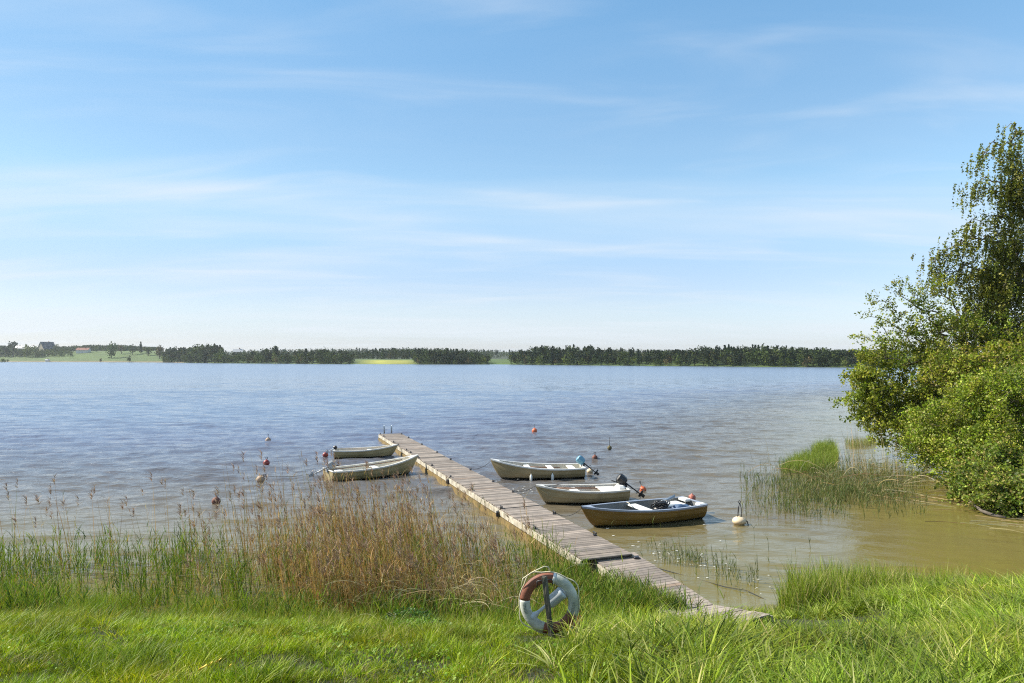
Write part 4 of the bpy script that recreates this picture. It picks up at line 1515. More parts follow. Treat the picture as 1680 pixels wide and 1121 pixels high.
rope('dark rope from the bow of the brown boat to the jetty', local(b_dark, (Ld - .02, 0, .58)), dockpt(4.6), .18)
rope('dark rope from the bow of the beige boat to the jetty', local(b_mid, (Lm - .02, 0, .62)), dockpt(8.2), .10)
rope('dark rope from the bow of the grey clinker boat to the jetty', local(b_far, (Lf - .02, 0, .72)), dockpt(13.4), .12)
rope('dark rope from the bow of the furthest left boat to the jetty', local(b_la, (La - .02, 0, .56)), dockpt(22.9, 0), .05)
rope('dark rope from the bow of the long pale boat to the jetty', local(b_lb, (Lb - .02, 0, .70)), dockpt(17.9, 0), .05)
rope('thin line from the stern of the beige boat to the orange buoy', local(b_mid, (0, -.2, .42)), P(1052, 801, .20), .05)
rope('black line from the heeled tan buoy to the long pale boat', P(428, 780, .26), local(b_lb, (0, .2, .42)), .15)
rope('thin line from the red ball buoy to the furthest left boat', P(534, 742, .30), local(b_la, (0, .1, .36)), .05)
rope('dark rope over the foredeck of the beige boat', local(b_mid, (Lm * .88, .20, .60)), local(b_mid, (Lm * .66, -.46, .555)), -.01)
rope('pale rope tied round the front bench of the brown boat', local(b_dark, (Ld * .53, -.58, .50)), local(b_dark, (Ld * .55, -.2, .48)), -.02, .012, 'rope')
# the line that runs from the jetty corner along the water to the right
_mb = MB()
_pts = [P(1037, 910, .33), P(1048, 920, .15), P(1075, 931, .03)] + [P(a, b_, .015) for a, b_ in ((1110, 940), (1150, 951), (1190, 962), (1225, 968), (1262, 986))]
_mb.tube([p - Vector((0, 0, .012 if p.z < .02 else 0)) for p in _pts], [.012, .011, .010, .009, .009, .009, .009, .008], 6)
tag(_mb.build('mooring_rope', M['rope_dark']), 'long dark line trailing on the water right of the gangway', 'rope')

# oars lying in two boats
for (rt_, L_, o_, lab) in ((b_mid, Lm, -.42, 'pair of brown oars lying along the far side of the beige boat'), (b_far, Lf, -.30, 'pair of wooden oars lying in the grey clinker boat')):
    mb = MB()
    for e_ in (0, .09):
        a = local(rt_, (L_ * .24, o_ + e_, .36)); c = local(rt_, (L_ * .74, o_ * .75 + e_, .44))
        d = (c - a).normalized()
        mb.tube([a, c], [.02, .024], 8)
        mb.tube([c, c + d * .12, c + d * .45], [.025, .05, .055], 8, squash=.3)
    tag(mb.build('oars', BR), lab, 'oars')

# ------------------------------------------------------------------ lifebuoy on its post
def lifebuoy():
    d = 8.57
    c = Vector(((901 - 840) / F * d, d + .02, CAM_H - d * (990 - HOR) / F))
    root = empty('lifebuoy', c, math.radians(-8))
    root.rotation_euler[0] = math.radians(-6)
    tag(root, 'worn white and rust red lifebuoy hanging on a leaning post at the shore', 'lifebuoy')
    R0, r0 = .308, .066
    RED = mat('worn_red_ring', (0.22, 0.075, 0.04), .65, .3, 10, .15, dirt=(.11, .05, .03), dirt_amt=.8)
    WHT = mat('worn_white_ring', (0.56, 0.57, 0.50), .7, .15, 10, .15, dirt=(.24, .25, .17), dirt_amt=.8)

    def seg(a0, a1, m, name, rr=r0, grow=1.0):
        n = max(4, int(abs(a1 - a0) / 5))
        vs = []; fs = []
        for i in range(n + 1):
            a = math.radians(a0 + (a1 - a0) * i / n)
            for k in range(20):
                b = 2 * math.pi * k / 20
                q = R0 + rr * math.cos(b)
                vs.append((q * math.cos(a), rr * math.sin(b) * .85, q * math.sin(a)))
        for i in range(n):
            for k in range(20):
                k2 = (k + 1) % 20
                fs.append((i * 20 + k, i * 20 + k2, (i + 1) * 20 + k2, (i + 1) * 20 + k))
        fs.append(tuple(reversed(range(20)))); fs.append(tuple(range(n * 20, n * 20 + 20)))
        mb = MB(); mb.add(vs, fs, True)
        return mb.build(name, m, root)
    seg(78, 176, RED, 'red_section')
    wl = seg(176, 258, WHT, 'white_section')
    seg(258, 338, RED, 'red_section')
    wr = seg(338, 438, WHT, 'white_section')
    seg(76, 81, M['white'], 'band', r0 * 1.07)
    # rope round the outside
    mb = MB()
    pts = []
    for i in range(73):
        a = math.radians(i * 5)
        slack = max(0, math.sin(4 * a - .9)) ** 1.5 * .045
        q = R0 + r0 + .006 + slack
        pts.append((q * math.cos(a), -.01, q * math.sin(a)))
    mb.tube(pts, .0075, 6)
    # a raised loop at top left
    mb.tube([(-.35, -.03, .18), (-.33, -.05, .29), (-.22, -.05, .37), (-.06, -.04, .45), (-.01, -.02, .44), (.005, 0, .38)], .0075, 6)
    mb.build('grab_rope', mat('cream_grab_rope', (0.62, 0.57, 0.40), .8, .1, 20, .1), root)
    # faded vertical lettering on the two white sections (strokes only: worn past reading)
    INK = mat('faded_ink', (0.20, 0.23, 0.18), .7, .1, 20, 0)
    rr = random.Random(2)
    for (a0, a1, par) in ((342, 366, wr), (182, 206, wl)):
        mb = MB()
        n = 7
        for i in range(n):
            a = math.radians(a0 + (a1 - a0) * (i + .5) / n)
            tang = Vector((-math.sin(a), 0, math.cos(a))); rad = Vector((math.cos(a), 0, math.sin(a)))
            cc = rad * R0 + Vector((0, -r0 * .855, 0))
            for s_ in ((-.020, -.006, .003), (-.020, .006, .003), (rr.choice((-.012, .004)), 0, .011)):
                c1 = cc + rad * (.0 if s_[2] < .01 else s_[0]) + tang * s_[1]
                w_, h_ = (.042, .0028) if s_[2] < .01 else (.0035, .013)
                Rm = Matrix((rad, Vector((0, 1, 0)), tang)).transposed()
                mb.box(c1, (w_, .002, h_), Rm)
        mb.build('lettering', INK, par)
    # throwing canister tied inside the ring
    p0 = Vector((-.215, -.0, -.19)); p1 = Vector((.195, .0, .16))
    ax = (p1 - p0); L = ax.length
    Mx = Matrix.Translation(c) @ root.rotation_euler.to_matrix().to_4x4() @ Matrix.Translation(p0) @ ax.to_track_quat('Z', 'Y').to_matrix().to_4x4()
    mb = MB()
    mb.lathe([(.01, -.01), (.056, 0), (.06, .012), (.05, .03), (.026, .09), (.02, .13), (.022, .22), (.035, .26), (.07, .285), (.078, .30), (.078, .47), (.082, .475), (.082, .505), (.07, .515), (.01, .518)], 20, Mx)
    o = mb.build('throw_canister', mat('white_canister', (0.52, 0.56, 0.60), .5, .05, 8, .02))
    tag(o, 'white plastic throwing canister tied across the inside of the lifebuoy', 'canister')
    t = MB(); t.tube([(-.2, -.05, .42), (.02, -.02, .36)], .001, 4)
    # post
    g = float(ground_z(np.array([c.x]), np.array([8.4]))[0])
    top = Vector(((893 - 840) / F * 8.43, 8.43, CAM_H - 8.43 * (946 - HOR) / F))
    bot = Vector(((906 - 840) / F * 8.40, 8.40, CAM_H - 8.40 * (1056 - HOR) / F))
    ax = (bot - top).normalized()
    mb = MB()
    bot = bot + ax * .35
    q = (top - bot).to_track_quat('Z', 'Y').to_matrix()
    L = (top - bot).length
    rings = []
    n = 14
    vs = []; fs = []
    rr = random.Random(8)
    for i in range(n + 1):
        z = L * i / n
        for (x, y) in ((-.034, -.025), (-.012, -.032), (.014, -.031), (.034, -.024), (.036, .022), (.01, .03), (-.015, .031), (-.035, .023)):
            vs.append(bot + q @ Vector((x * (1 + rr.uniform(-.08, .08)), y * (1 + rr.uniform(-.1, .1)), z + (rr.uniform(-.012, .012) if i == n else 0))))
    for i in range(n):
        for k in range(8):
            fs.append((i * 8 + k, i * 8 + (k + 1) % 8, (i + 1) * 8 + (k + 1) % 8, (i + 1) * 8 + k))
    fs.append(tuple(range(n * 8, n * 8 + 8)))
    mb.add(vs, fs)
    po = mb.build('wooden_post', M['wood_dark'])
    tag(po, 'leaning grey wooden post that carries the lifebuoy', 'post')
    mb = MB()
    tp = top
    mb.tube([tp + Vector((-.09, .03, -.07)), tp + Vector((-.02, .03, -.06)), tp + Vector((.0, .05, -.06))], .008, 6)
    mb.tube([tp + Vector((-.09, .03, -.07)), tp + Vector((-.085, .06, -.16))], .007, 6)
    mb.tube([tp + Vector((.02, .04, -.05)), tp + Vector((.10, .05, -.055)), tp + Vector((.105, .06, -.13))], .008, 6)
    mb.build('hook', M['darkmetal'], po)


lifebuoy()


# ------------------------------------------------------------------ small plants and debris
def leafy(name, cx, cy, z, n, rx, ry, rz, size, cols, label, cat, up=0.6, stems=10):
    c = np.array(P(cx, cy, z)); 
    gz = float(ground_z(np.array([c[0]]), np.array([c[1]]))[0])
    root = tag(empty(name, (c[0], c[1], gz)), label, cat)
    u = RNG.normal(size=(n, 3)); u /= np.linalg.norm(u, axis=1)[:, None]
    p = u * (RNG.random(n) ** .4)[:, None] * np.array([rx, ry, rz])
    p[:, 2] = np.abs(p[:, 2]) + 0.02
    col = pick(cols, n, .2)
    V, f, C = leaf_quads(p, RNG.uniform(.6, 1.2, n) * size, col, nrm_bias=np.array([0, -.5, 1.2]), aspect=.7)
    npmesh('foliage', V, f, M['leaf'], root, col=C)
    mb = MB()
    for i in range(stems):
        a = random.random() * 6.28
        e = Vector((math.cos(a) * rx * .7, math.sin(a) * ry * .7, rz * random.uniform(.5, .95)))
        mb.tube([(0, 0, -.05), e * .5 + Vector((0, 0, .08)), e], [.006, .005, .003], 5)
    mb.build('stem', M['bark'], root)
    return root


leafy('nettle_clump', 672, 1022, .55, 1500, .62, .35, .42, .06, [(0.07, 0.14, 0.025), (0.10, 0.18, 0.03), (0.05, 0.10, 0.02)], 'dark leafy nettle clump at the foot of the dry reeds', 'plant')
leafy('ground_elder', 690, 1052, .95, 900, .55, .25, .16, .055, [(0.13, 0.24, 0.03), (0.17, 0.28, 0.04)], 'bright green ground elder leaves in front of the nettle clump', 'plant')
leafy('dock_plant', 942, 1040, 1.55, 420, .12, .10, .42, .045, [(0.42, 0.17, 0.06), (0.32, 0.12, 0.05), (0.45, 0.26, 0.10)], 'rust coloured withered dock plant right of the lifebuoy', 'plant', stems=5)
leafy('weed_patch', 1120, 1043, .62, 1400, .75, .35, .26, .05, [(0.08, 0.16, 0.03), (0.11, 0.20, 0.035), (0.16, 0.24, 0.05)], 'low leafy weeds between the lifebuoy and the gangway', 'plant')


def yellow_leaves():
    spec = ((332, 1095, .045), (344, 1090, .03), (358, 1084, .034), (375, 1094, .03))
    labs = ('largest yellow leaf in the lawn, leftmost of the four', 'yellow leaf touching the largest one in the lawn', 'pale yellow leaf in the lawn, uppermost of the four', 'small ochre leaf in the lawn, rightmost of the four')
    for (px, py, s_), lab in zip(spec, labs):
        z = 2.35
        for _ in range(12):
            p = P(px, py, z)
            z = float(ground_z(np.array([p.x]), np.array([p.y]))[0]) + .13
        mb = MB(); n = 10
        vs = [p + Vector((math.cos(k / n * 6.28) * s_ * .8, math.sin(k / n * 6.28) * s_ * .5, .008 * math.sin(k * 2.1) + .02 * math.cos(k / n * 6.28))) for k in range(n)]
        vs2 = [v - Vector((0, 0, .003)) for v in vs]
        mb.add(vs + vs2, [tuple(range(n)), tuple(reversed(range(n, 2 * n)))] + [(k, (k + 1) % n + 0, n + (k + 1) % n, n + k) for k in range(n)])
        tag(mb.build('fallen_leaf', YL), lab, 'leaf', 'yellow leaves in the lawn')


YL = mat('yellow_leaf', (0.62, 0.42, 0.04), .6, .2, 20, .1)
yellow_leaves()


def flecks():
    """foam and petals floating beside the gangway"""
    a = P(1060, 900); b = P(1240, 955)
    V = []; Fq = []
    pts = []
    for i in range(60):
        t = random.random()
        p = a.lerp(b, t) + Vector((random.gauss(0, .25), random.gauss(0, .5), 0))
        pts.append((p, random.uniform(.01, .035)))
    for (px, py, s_) in ((997, 868, .06), (1006, 880, .04), (1038, 897, .05), (1047, 899, .04), (1110, 905, .05), (1150, 912, .04), (1155, 862, .04), (1182, 888, .03)):
        pts.append((P(px, py), s_))
    for i in range(60):
        pts.append((P(random.gauss(860, 22), random.gauss(803, 9)), random.uniform(.015, .05)))
    mb = MB()
    for p, s_ in pts:
        if p.x < dock_left_x(p.y) + 1.45: continue
        n = 7; ph = random.random() * 6
        vs = [p + Vector((math.cos(k / n * 6.28 + ph) * s_ * random.uniform(.7, 1.3), math.sin(k / n * 6.28 + ph) * s_ * random.uniform(.3, .7), .022)) for k in range(n)]
        mb.add(vs, [tuple(range(n))])
    tag(mb.build('floating_petals', M['foam']), 'white petals and foam flecks drifting on the water beside the gangway and boats', 'petals', kind='stuff')


flecks()


# ------------------------------------------------------------------ trees and bushes
def grow_tree(name, label, cat, base, clumps, leaf, cols, mode='bush', twigs=True, bark='bark', trunk=None, r0=0.12, per=70, rad=.34, group=None, wts=None, gap=0.42, seed=1, exp=.5, rmin=.006):
    """clumps: list of (centre xyz world, radii, count). Twig clusters fill the clumps, a branch skeleton links them to the base."""
    rng = np.random.default_rng(seed)
    base = np.array(base, dtype=float)
    root = tag(empty(name, base), label, cat, group)
    ends = []
    for (c, r, n) in clumps:
        c = np.array(c, dtype=float); r = np.array(r, dtype=float)
        k = 0; guard = 0
        while k < n and guard < n * 12:
            guard += 1
            u = rng.normal(size=3); u /= np.linalg.norm(u)
            q = c + u * rng.random() ** .45 * r
            if q[2] < 0.12: continue
            if fbm(np.array([q[0] + q[2] * .7]), np.array([q[1] + q[2] * 1.3]), 1.6, seed + 5, 3)[0] < gap and rng.random() < .85: continue
            ends.append(q); k += 1
    ends = np.array(ends)
    # skeleton
    nodes = [base.copy()]; par = [-1]
    if trunk is not None:
        for q in trunk:
            nodes.append(np.array(q, dtype=float)); par.append(len(nodes) - 2)
    anchor = np.array(nodes[-1]) if trunk is not None else base
    d0 = np.linalg.norm(ends - base, axis=1) if trunk is None else np.min(np.linalg.norm(ends[:, None] - np.array(nodes)[None], axis=2), axis=1)
    order = np.argsort(d0)
    for i in order:
        q = ends[i]
        A = np.array(nodes)
        dist = np.linalg.norm(A - q, axis=1)
        cost = dist + 0.35 * np.maximum(A[:, 2] - q[2], 0) * (3 if mode == 'bush' else 1)
        j = int(np.argmin(cost))
        # intermediate nodes for long links, arched
        seg = q - A[j]
        ln = np.linalg.norm(seg)
        m = int(ln / .7)
        pj = j
        for s_ in range(1, m + 1):
            t = s_ / (m + 1)
            w_ = A[j] + seg * t + np.array([0, 0, .10 * ln * math.sin(math.pi * t)]) + rng.normal(0, .05, 3) * ln * .3
            nodes.append(w_); par.append(pj); pj = len(nodes) - 1
        nodes.append(q.copy()); par.append(pj)
    nodes = np.array(nodes); par = np.array(par)
    cnt = np.ones(len(nodes))
    for i in range(len(nodes) - 1, 0, -1):
        cnt[par[i]] += cnt[i]
    rad_n = np.maximum(r0 * (cnt / cnt[0]) ** exp, rmin)
    # branch tubes, vectorised 5-gons
    idx = np.arange(1, len(nodes))
    a = nodes[par[idx]] - base; b = nodes[idx] - base
    ra = np.minimum(rad_n[par[idx]], rad_n[idx] * 1.8); rb = rad_n[idx]
    d = b - a; d /= np.maximum(np.linalg.norm(d, axis=1)[:, None], 1e-6)
    up = np.where(np.abs(d[:, 2:3]) > .9, np.array([[1.0, 0, 0]]), np.array([[0, 0, 1.0]]))
    s1 = np.cross(d, up); s1 /= np.linalg.norm(s1, axis=1)[:, None]
    s2 = np.cross(d, s1)
    K = 6
    V = np.zeros((len(idx), 2 * K, 3))
    for k in range(K):
        t = 2 * math.pi * k / K
        o_ = s1 * math.cos(t) + s2 * math.sin(t)
        V[:, k] = a + o_ * ra[:, None]
        V[:, K + k] = b + o_ * rb[:, None]
    bi = np.arange(len(idx))[:, None] * 2 * K
    fs = np.concatenate([bi + np.array([k, (k + 1) % K, K + (k + 1) % K, K + k])[None] for k in range(K)])
    npmesh('trunk', V.reshape(-1, 3), [fs], M[bark], root, smooth=True)
    # leaves
    E = ends - base
    n = len(E) * per
    ci = np.repeat(np.arange(len(E)), per)
    if mode == 'birch':
        st = rng.integers(0, 5, n)
        so = rng.normal(0, rad, (len(E), 5, 3)); so[:, :, 2] *= .5
        ln = rng.uniform(.4, 1.6, (len(E), 5))
        t = rng.random(n) ** .8
        P_ = E[ci] + so[ci, st] + np.stack([rng.normal(0, .035, n) - .10 * t, rng.normal(0, .035, n), -t * ln[ci, st]], 1)
    else:
        NS = 4
        ctr = np.mean(E, axis=0)
        od = (E - ctr); od /= np.maximum(np.linalg.norm(od, axis=1)[:, None], 1e-6)
        sd = rng.normal(0, 1, (len(E), NS, 3)) * .75 + od[:, None, :] * .75 + np.array([0, 0, .35])
        sd /= np.linalg.norm(sd, axis=2)[:, :, None]
        sl = rng.uniform(.35, 1.0, (len(E), NS)) * rad * 2.6
        si = rng.integers(0, NS, n)
        t = rng.random(n) ** .8
        P_ = E[ci] + sd[ci, si] * (t * sl[ci, si])[:, None] + rng.normal(0, 1, (n, 3)) * (rad * .30 * (1.15 - .6 * t))[:, None]
        P_[:, 2] -= .12 * t * t * sl[ci, si]
        P_[:, 2] = np.maximum(P_[:, 2], 0.04 - base[2])
    tone = rng.uniform(.62, 1.3, len(E))
    hue = rng.uniform(-.10, .10, len(E))
    col = np.array(cols)[rng.choice(len(cols), n, p=wts)] * (tone[ci] * rng.uniform(.75, 1.25, n))[:, None]
    col[:, 0] *= (1 + 1.4 * hue[ci])
    V, f, C = leaf_quads(P_, rng.uniform(.45, 1.5, n) * leaf, np.clip(col, 0, 1), nrm_bias=np.array([0, 0, .5]), aspect=.72)
    npmesh('crown', V, f, M['leaf'], root, col=C)
    return root


def W(px, py, d):
    """point at forward distance d seen at a photo pixel"""
    return ((px - 840) / F * d, d, CAM_H - (py - HOR) * d / F)


def E_(px, py, d, rx, ry, n, rd=None):
    k = d / F
    return (W(px, py, d), (rx * k, (rd if rd else (rx + ry) / 2 * k), ry * k), n)


def limb(d, n, r, *pts):
    """small leaf clumps strung along a limb"""
    out = []
    for a, b in zip(pts[:-1], pts[1:]):
        L_ = math.hypot(b[0] - a[0], b[1] - a[1])
        m = max(1, int(L_ / 13))
        for i in range(m):
            t = (i + .5) / m
            out.append(E_(a[0] + (b[0] - a[0]) * t, a[1] + (b[1] - a[1]) * t, d, r, r * .8, n))
    return out


LEAF_Y = [(0.21, 0.26, 0.022), (0.28, 0.33, 0.035), (0.13, 0.17, 0.022), (0.33, 0.33, 0.07)]
LEAF_G = [(0.19, 0.26, 0.014), (0.27, 0.34, 0.022), (0.10, 0.15, 0.014), (0.36, 0.41, 0.07), (0.30, 0.28, 0.08)]
LEAF_B = [(0.18, 0.195, 0.030), (0.11, 0.125, 0.025), (0.25, 0.255, 0.045)]
LEAF_D = [(0.18, 0.24, 0.03), (0.24, 0.30, 0.04), (0.11, 0.15, 0.03), (0.30, 0.26, 0.08)]

# trees at the right, from far to near
grow_tree('birch_tree', 'tall weeping birch with hanging dark leafy strands, rising at the right edge', 'tree',
          (28.6, 38.0, 0.6),
          [*limb(36, 3, 10, (1675, 330), (1665, 260), (1660, 198)), *limb(36, 3, 10, (1680, 290), (1645, 232), (1612, 252), (1600, 268)), *limb(36, 3, 10, (1685, 360), (1640, 300), (1605, 292), (1588, 318)),
           *limb(36, 3, 12, (1685, 400), (1640, 352), (1600, 358), (1580, 378)), *limb(36, 4, 13, (1690, 440), (1620, 392), (1560, 398), (1530, 425)), *limb(36, 4, 14, (1690, 480), (1620, 440), (1570, 436), (1535, 455)),
           E_(1665, 310, 36, 24, 40, 22), E_(1660, 400, 36, 36, 36, 36), E_(1650, 460, 36, 70, 36, 120), E_(1650, 530, 36, 75, 44, 140), E_(1600, 500, 36, 40, 30, 34), E_(1730, 420, 36, 70, 120, 100), E_(1700, 280, 36, 45, 70, 70)],
          .105, LEAF_B, 'birch', bark='bark', trunk=[(28.5, 37.6, 5), (28.1, 37, 10), (27.8, 36.6, 14), (27.5, 36.2, 17.5)], r0=.24, per=105, rad=.30, gap=.43, seed=21)
grow_tree('alder_tree', 'bushy olive leaved alder standing before the birch, its branches showing at the top left', 'tree',
          (25.0, 38.0, 0.3),
          [*limb(35, 2, 12, (1570, 600), (1500, 530), (1432, 488)), *limb(35, 2, 12, (1560, 600), (1480, 560), (1412, 556)), *limb(35, 2, 12, (1580, 580), (1530, 505), (1478, 466)), *limb(35, 2, 12, (1600, 580), (1565, 500), (1540, 458)), *limb(35, 2, 12, (1540, 590), (1470, 530), (1425, 520)), *limb(35, 2, 12, (1550, 560), (1500, 500), (1455, 475)), E_(1540, 545, 35, 60, 50, 60), E_(1485, 575, 35, 62, 26, 50), E_(1610, 560, 35, 80, 50, 130), E_(1540, 480, 35, 34, 18, 10), ],
          .10, LEAF_Y, 'bush', r0=.16, per=50, rad=.30, gap=.43, seed=22, rmin=.012)
grow_tree('willow_bush', 'olive green willow bush leaning left over the water, leftmost of the bushes', 'bush',
          (23.5, 38.5, 0.2),
          [E_(1440, 655, 36, 42, 46, 60), E_(1475, 620, 36, 70, 50, 110), E_(1480, 680, 36, 70, 50, 110), *limb(36, 2, 12, (1500, 650), (1430, 620), (1382, 618)), *limb(36, 2, 12, (1500, 680), (1430, 650), (1380, 655)), *limb(36, 2, 12, (1480, 690), (1430, 680), (1395, 690)), *limb(36, 2, 12, (1500, 630), (1440, 590), (1410, 590)), E_(1525, 650, 36, 60, 80, 120)],
          .115, LEAF_Y, 'bush', r0=.12, per=80, rad=.32, gap=.43, seed=23, rmin=.012)
grow_tree('brown_willow', 'yellowish willow bush with brown twigs beneath the birch at the right edge', 'bush',
          (25.5, 34.0, 0.6),
          [E_(1640, 610, 32, 90, 45, 150), E_(1570, 610, 32, 50, 35, 60), E_(1720, 600, 32, 70, 80, 120)],
          0.11, [(0.24, 0.29, 0.02), (0.17, 0.21, 0.02), (0.32, 0.34, 0.05), (0.28, 0.23, 0.07)], 'bush', r0=.12, per=75, rad=.32, gap=.42, seed=24, rmin=.012)
grow_tree('green_willow', 'large dense bright green willow bush on the right bank, hanging over the bay', 'bush',
          (22.0, 31.0, 0.4),
          [E_(1580, 690, 29, 70, 60, 170), E_(1650, 680, 28, 80, 70, 230), E_(1540, 730, 30, 50, 45, 90), E_(1620, 750, 27, 80, 45, 170), E_(1740, 680, 28, 80, 100, 150)],
          .085, LEAF_G, 'bush', r0=.14, per=120, rad=.38, gap=.43, seed=25, rmin=.012)
grow_tree('low_willow', 'low green willow bush at the waterline, nearest one at the right edge', 'bush',
          (19.8, 25.0, 0.4),
          [E_(1620, 800, 24.5, 60, 34, 95), E_(1665, 815, 23, 60, 40, 130), E_(1740, 780, 23.5, 80, 60, 120), E_(1660, 770, 25.5, 70, 36, 90)],
          .095, LEAF_D, 'bush', r0=.09, per=100, rad=.30, gap=.38, seed=26, rmin=.010)


# driftwood under the bushes
mb = MB(); mb.tube([P(1592, 823, .25), P(1610, 838, .12), P(1628, 845, .05), P(1650, 850, .02)], [.03, .05, .06, .05], 8)
tag(mb.build('driftwood', M['bark']), 'dark dead branch sticking out of the water under the low willow', 'branch')


# ------------------------------------------------------------------ the far shore
def far_tree_arrays(kind, rng, n=110):
    """unit height tree: leaf facets around the origin"""
    if kind == 'conifer':
        t = rng.random(n) ** .8
        r = (1 - t) * .20 + .02
        a = rng.random(n) * 6.28
        q = r * rng.uniform(.3, 1.15, n)
        p = np.stack([np.cos(a) * q, np.sin(a) * q, .06 + t * .94], 1)
        c = np.array([0.028, 0.045, 0.022])
    elif kind == 'pine':
        t = rng.random(n)
        c0 = rng.normal(0, .13, (7, 3)) + np.array([0, 0, .72]); c0[:, 2] = rng.uniform(.45, .92, 7)
        i = rng.integers(0, 7, n)
        p = c0[i] + rng.normal(0, .065, (n, 3))
        p[: n // 8] = np.stack([rng.normal(0, .012, n // 8), rng.normal(0, .012, n // 8), rng.random(n // 8) * .6], 1)
        c = np.array([0.036, 0.048, 0.026])
    else:
        u = rng.normal(size=(n, 3)); u /= np.linalg.norm(u, axis=1)[:, None]
        c0 = rng.normal(0, .10, (6, 3)); 
        i = rng.integers(0, 6, n)
        p = c0[i] + u * (rng.random(n) ** .4 * .26)[:, None]
        p[:, 2] = p[:, 2] * 1.25 + .52
        p[:, 2] = np.clip(p[:, 2], .03, 1)
        c = {'leafy': np.array([0.055, 0.078, 0.022]), 'light': np.array([0.11, 0.135, 0.03]), 'bud': np.array([0.12, 0.095, 0.045])}[kind]
    return p, c


def far_tree_mesh(items, seed, n=110):
    """items: (x,y,z,height,kind). one facet soup"""
    rng = np.random.default_rng(seed)
    Vs = []; Cs = []; Fs = []; k = 0
    for (x, y, z, h, kind) in items:
        p, c = far_tree_arrays(kind, rng, n)
        wd = rng.uniform(.85, 1.25)
        p = p * np.array([h * wd, h * wd, h]) + np.array([x, y, z])
        col = c[None] * rng.uniform(.7, 1.35, (len(p), 1)) * rng.uniform(.8, 1.25)
        V, f, C = leaf_quads(p, rng.uniform(.7, 1.3, len(p)) * h * .115, col, nrm_bias=np.array([0, 0, .4]), aspect=.8)
        Vs.append(V); Cs.append(C); Fs.append(f[0] + k); k += len(V)
    return np.concatenate(Vs), [np.concatenate(Fs)], np.concatenate(Cs)


def fpos(px, s):
    tx = (px - 840) / F
    y = float(far_D(np.array([tx]))[0]) + s
    return tx * y, y, float(far_z(np.array([px]), np.array([float(s)]))[0])


def wood(name, label, px0, px1, s0, s1, n, top, kinds, wts, seed, clear=None, nf=110, hj=.16):
    """top: function px -> row of the skyline in the photo; trees get just tall enough to reach it"""
    rng = np.random.default_rng(seed)
    items = []
    for i in range(n):
        px = rng.uniform(px0, px1); s_ = s0 + (s1 - s0) * rng.random() ** 1.2
        if clear and clear(px, s_): continue
        x, y, z = fpos(px, s_)
        ht = CAM_H + (HOR - top(px)) * y / F - z
        k = kinds[rng.choice(len(kinds), p=wts)]
        f = rng.uniform(1 - hj * 2, 1.04 + hj * .3) * (0.80 if k in ('light', 'bud') else 1)
        h = max(ht * f, 7)
        if s_ < s0 + 6: h *= .75
        items.append((x, y, z - .3, h, k))
    V, F_, C = far_tree_mesh(items, seed, nf)
    return tag(npmesh(name, V, F_, M['far'], col=C), label, 'wood', kind='stuff')


def line(*pts):
    a = np.array(pts, dtype=float)
    return lambda px: float(np.interp(px, a[:, 0], a[:, 1]))


K5 = ['conifer', 'pine', 'leafy', 'light', 'bud']
wood('distant_wood', 'far dark wooded ridge on the horizon behind the lake', 330, 1500, 420, 1100, 2000,
     line((330, 577), (480, 573), (560, 572), (700, 571), (780, 573), (835, 574), (1500, 573)), K5, [.4, .25, .3, .04, .01], 51, nf=45)
wood('mixed_wood', 'dense mixed wood along the right half of the far shore', 836, 1470, 1, 90, 1150,
     line((836, 580), (850, 576), (885, 568), (940, 567), (990, 571), (1060, 574), (1120, 574), (1160, 568), (1260, 567), (1330, 571), (1400, 575), (1470, 575)), K5, [.26, .34, .22, .10, .08], 52, nf=100, hj=.22)
wood('promontory_wood', 'wooded headland right of the green field on the far shore', 268, 374, 1, 55, 170,
     line((268, 577), (275, 571), (300, 570), (330, 566), (355, 566), (366, 571), (374, 582)), K5, [.2, .3, .42, .05, .03], 53, nf=120)
wood('shore_wood', 'belt of leafy wood on the far shore between the headland and the yellow field', 372, 580, 1, 60, 300,
     line((372, 583), (390, 578), (430, 574), (450, 569), (466, 571), (475, 577), (500, 574), (530, 573), (560, 575), (580, 580)), K5, [.15, .2, .5, .08, .07], 54, nf=120, hj=.22)
wood('field_wood', 'wood standing behind the yellow rape field on the far shore', 560, 700, 150, 240, 230,
     line((560, 577), (600, 576), (640, 571), (700, 572)), K5, [.3, .3, .3, .07, .03], 55, nf=70)
wood('point_wood', 'wooded point in the middle of the far shore right of the yellow field', 680, 803, 1, 60, 230,
     line((678, 578), (690, 573), (720, 573), (750, 573), (785, 577), (803, 588)), K5, [.2, .25, .43, .07, .05], 56, nf=120, hj=.22)
wood('hill_wood', 'row of mixed trees on the rise behind the farm on the far left', -60, 266, 190, 330, 2000,
     line((-40, 566), (60, 568), (110, 568), (150, 566), (200, 566), (262, 570)), K5, [.2, .15, .55, .07, .03], 57, nf=60, hj=.11)
wood('farm_thicket', 'thicket of low trees below the farm buildings on the far left', -60, 118, 85, 165, 420,
     line((-40, 571), (30, 573), (60, 576), (118, 578)), K5, [.05, .05, .75, .1, .05], 58, nf=90)

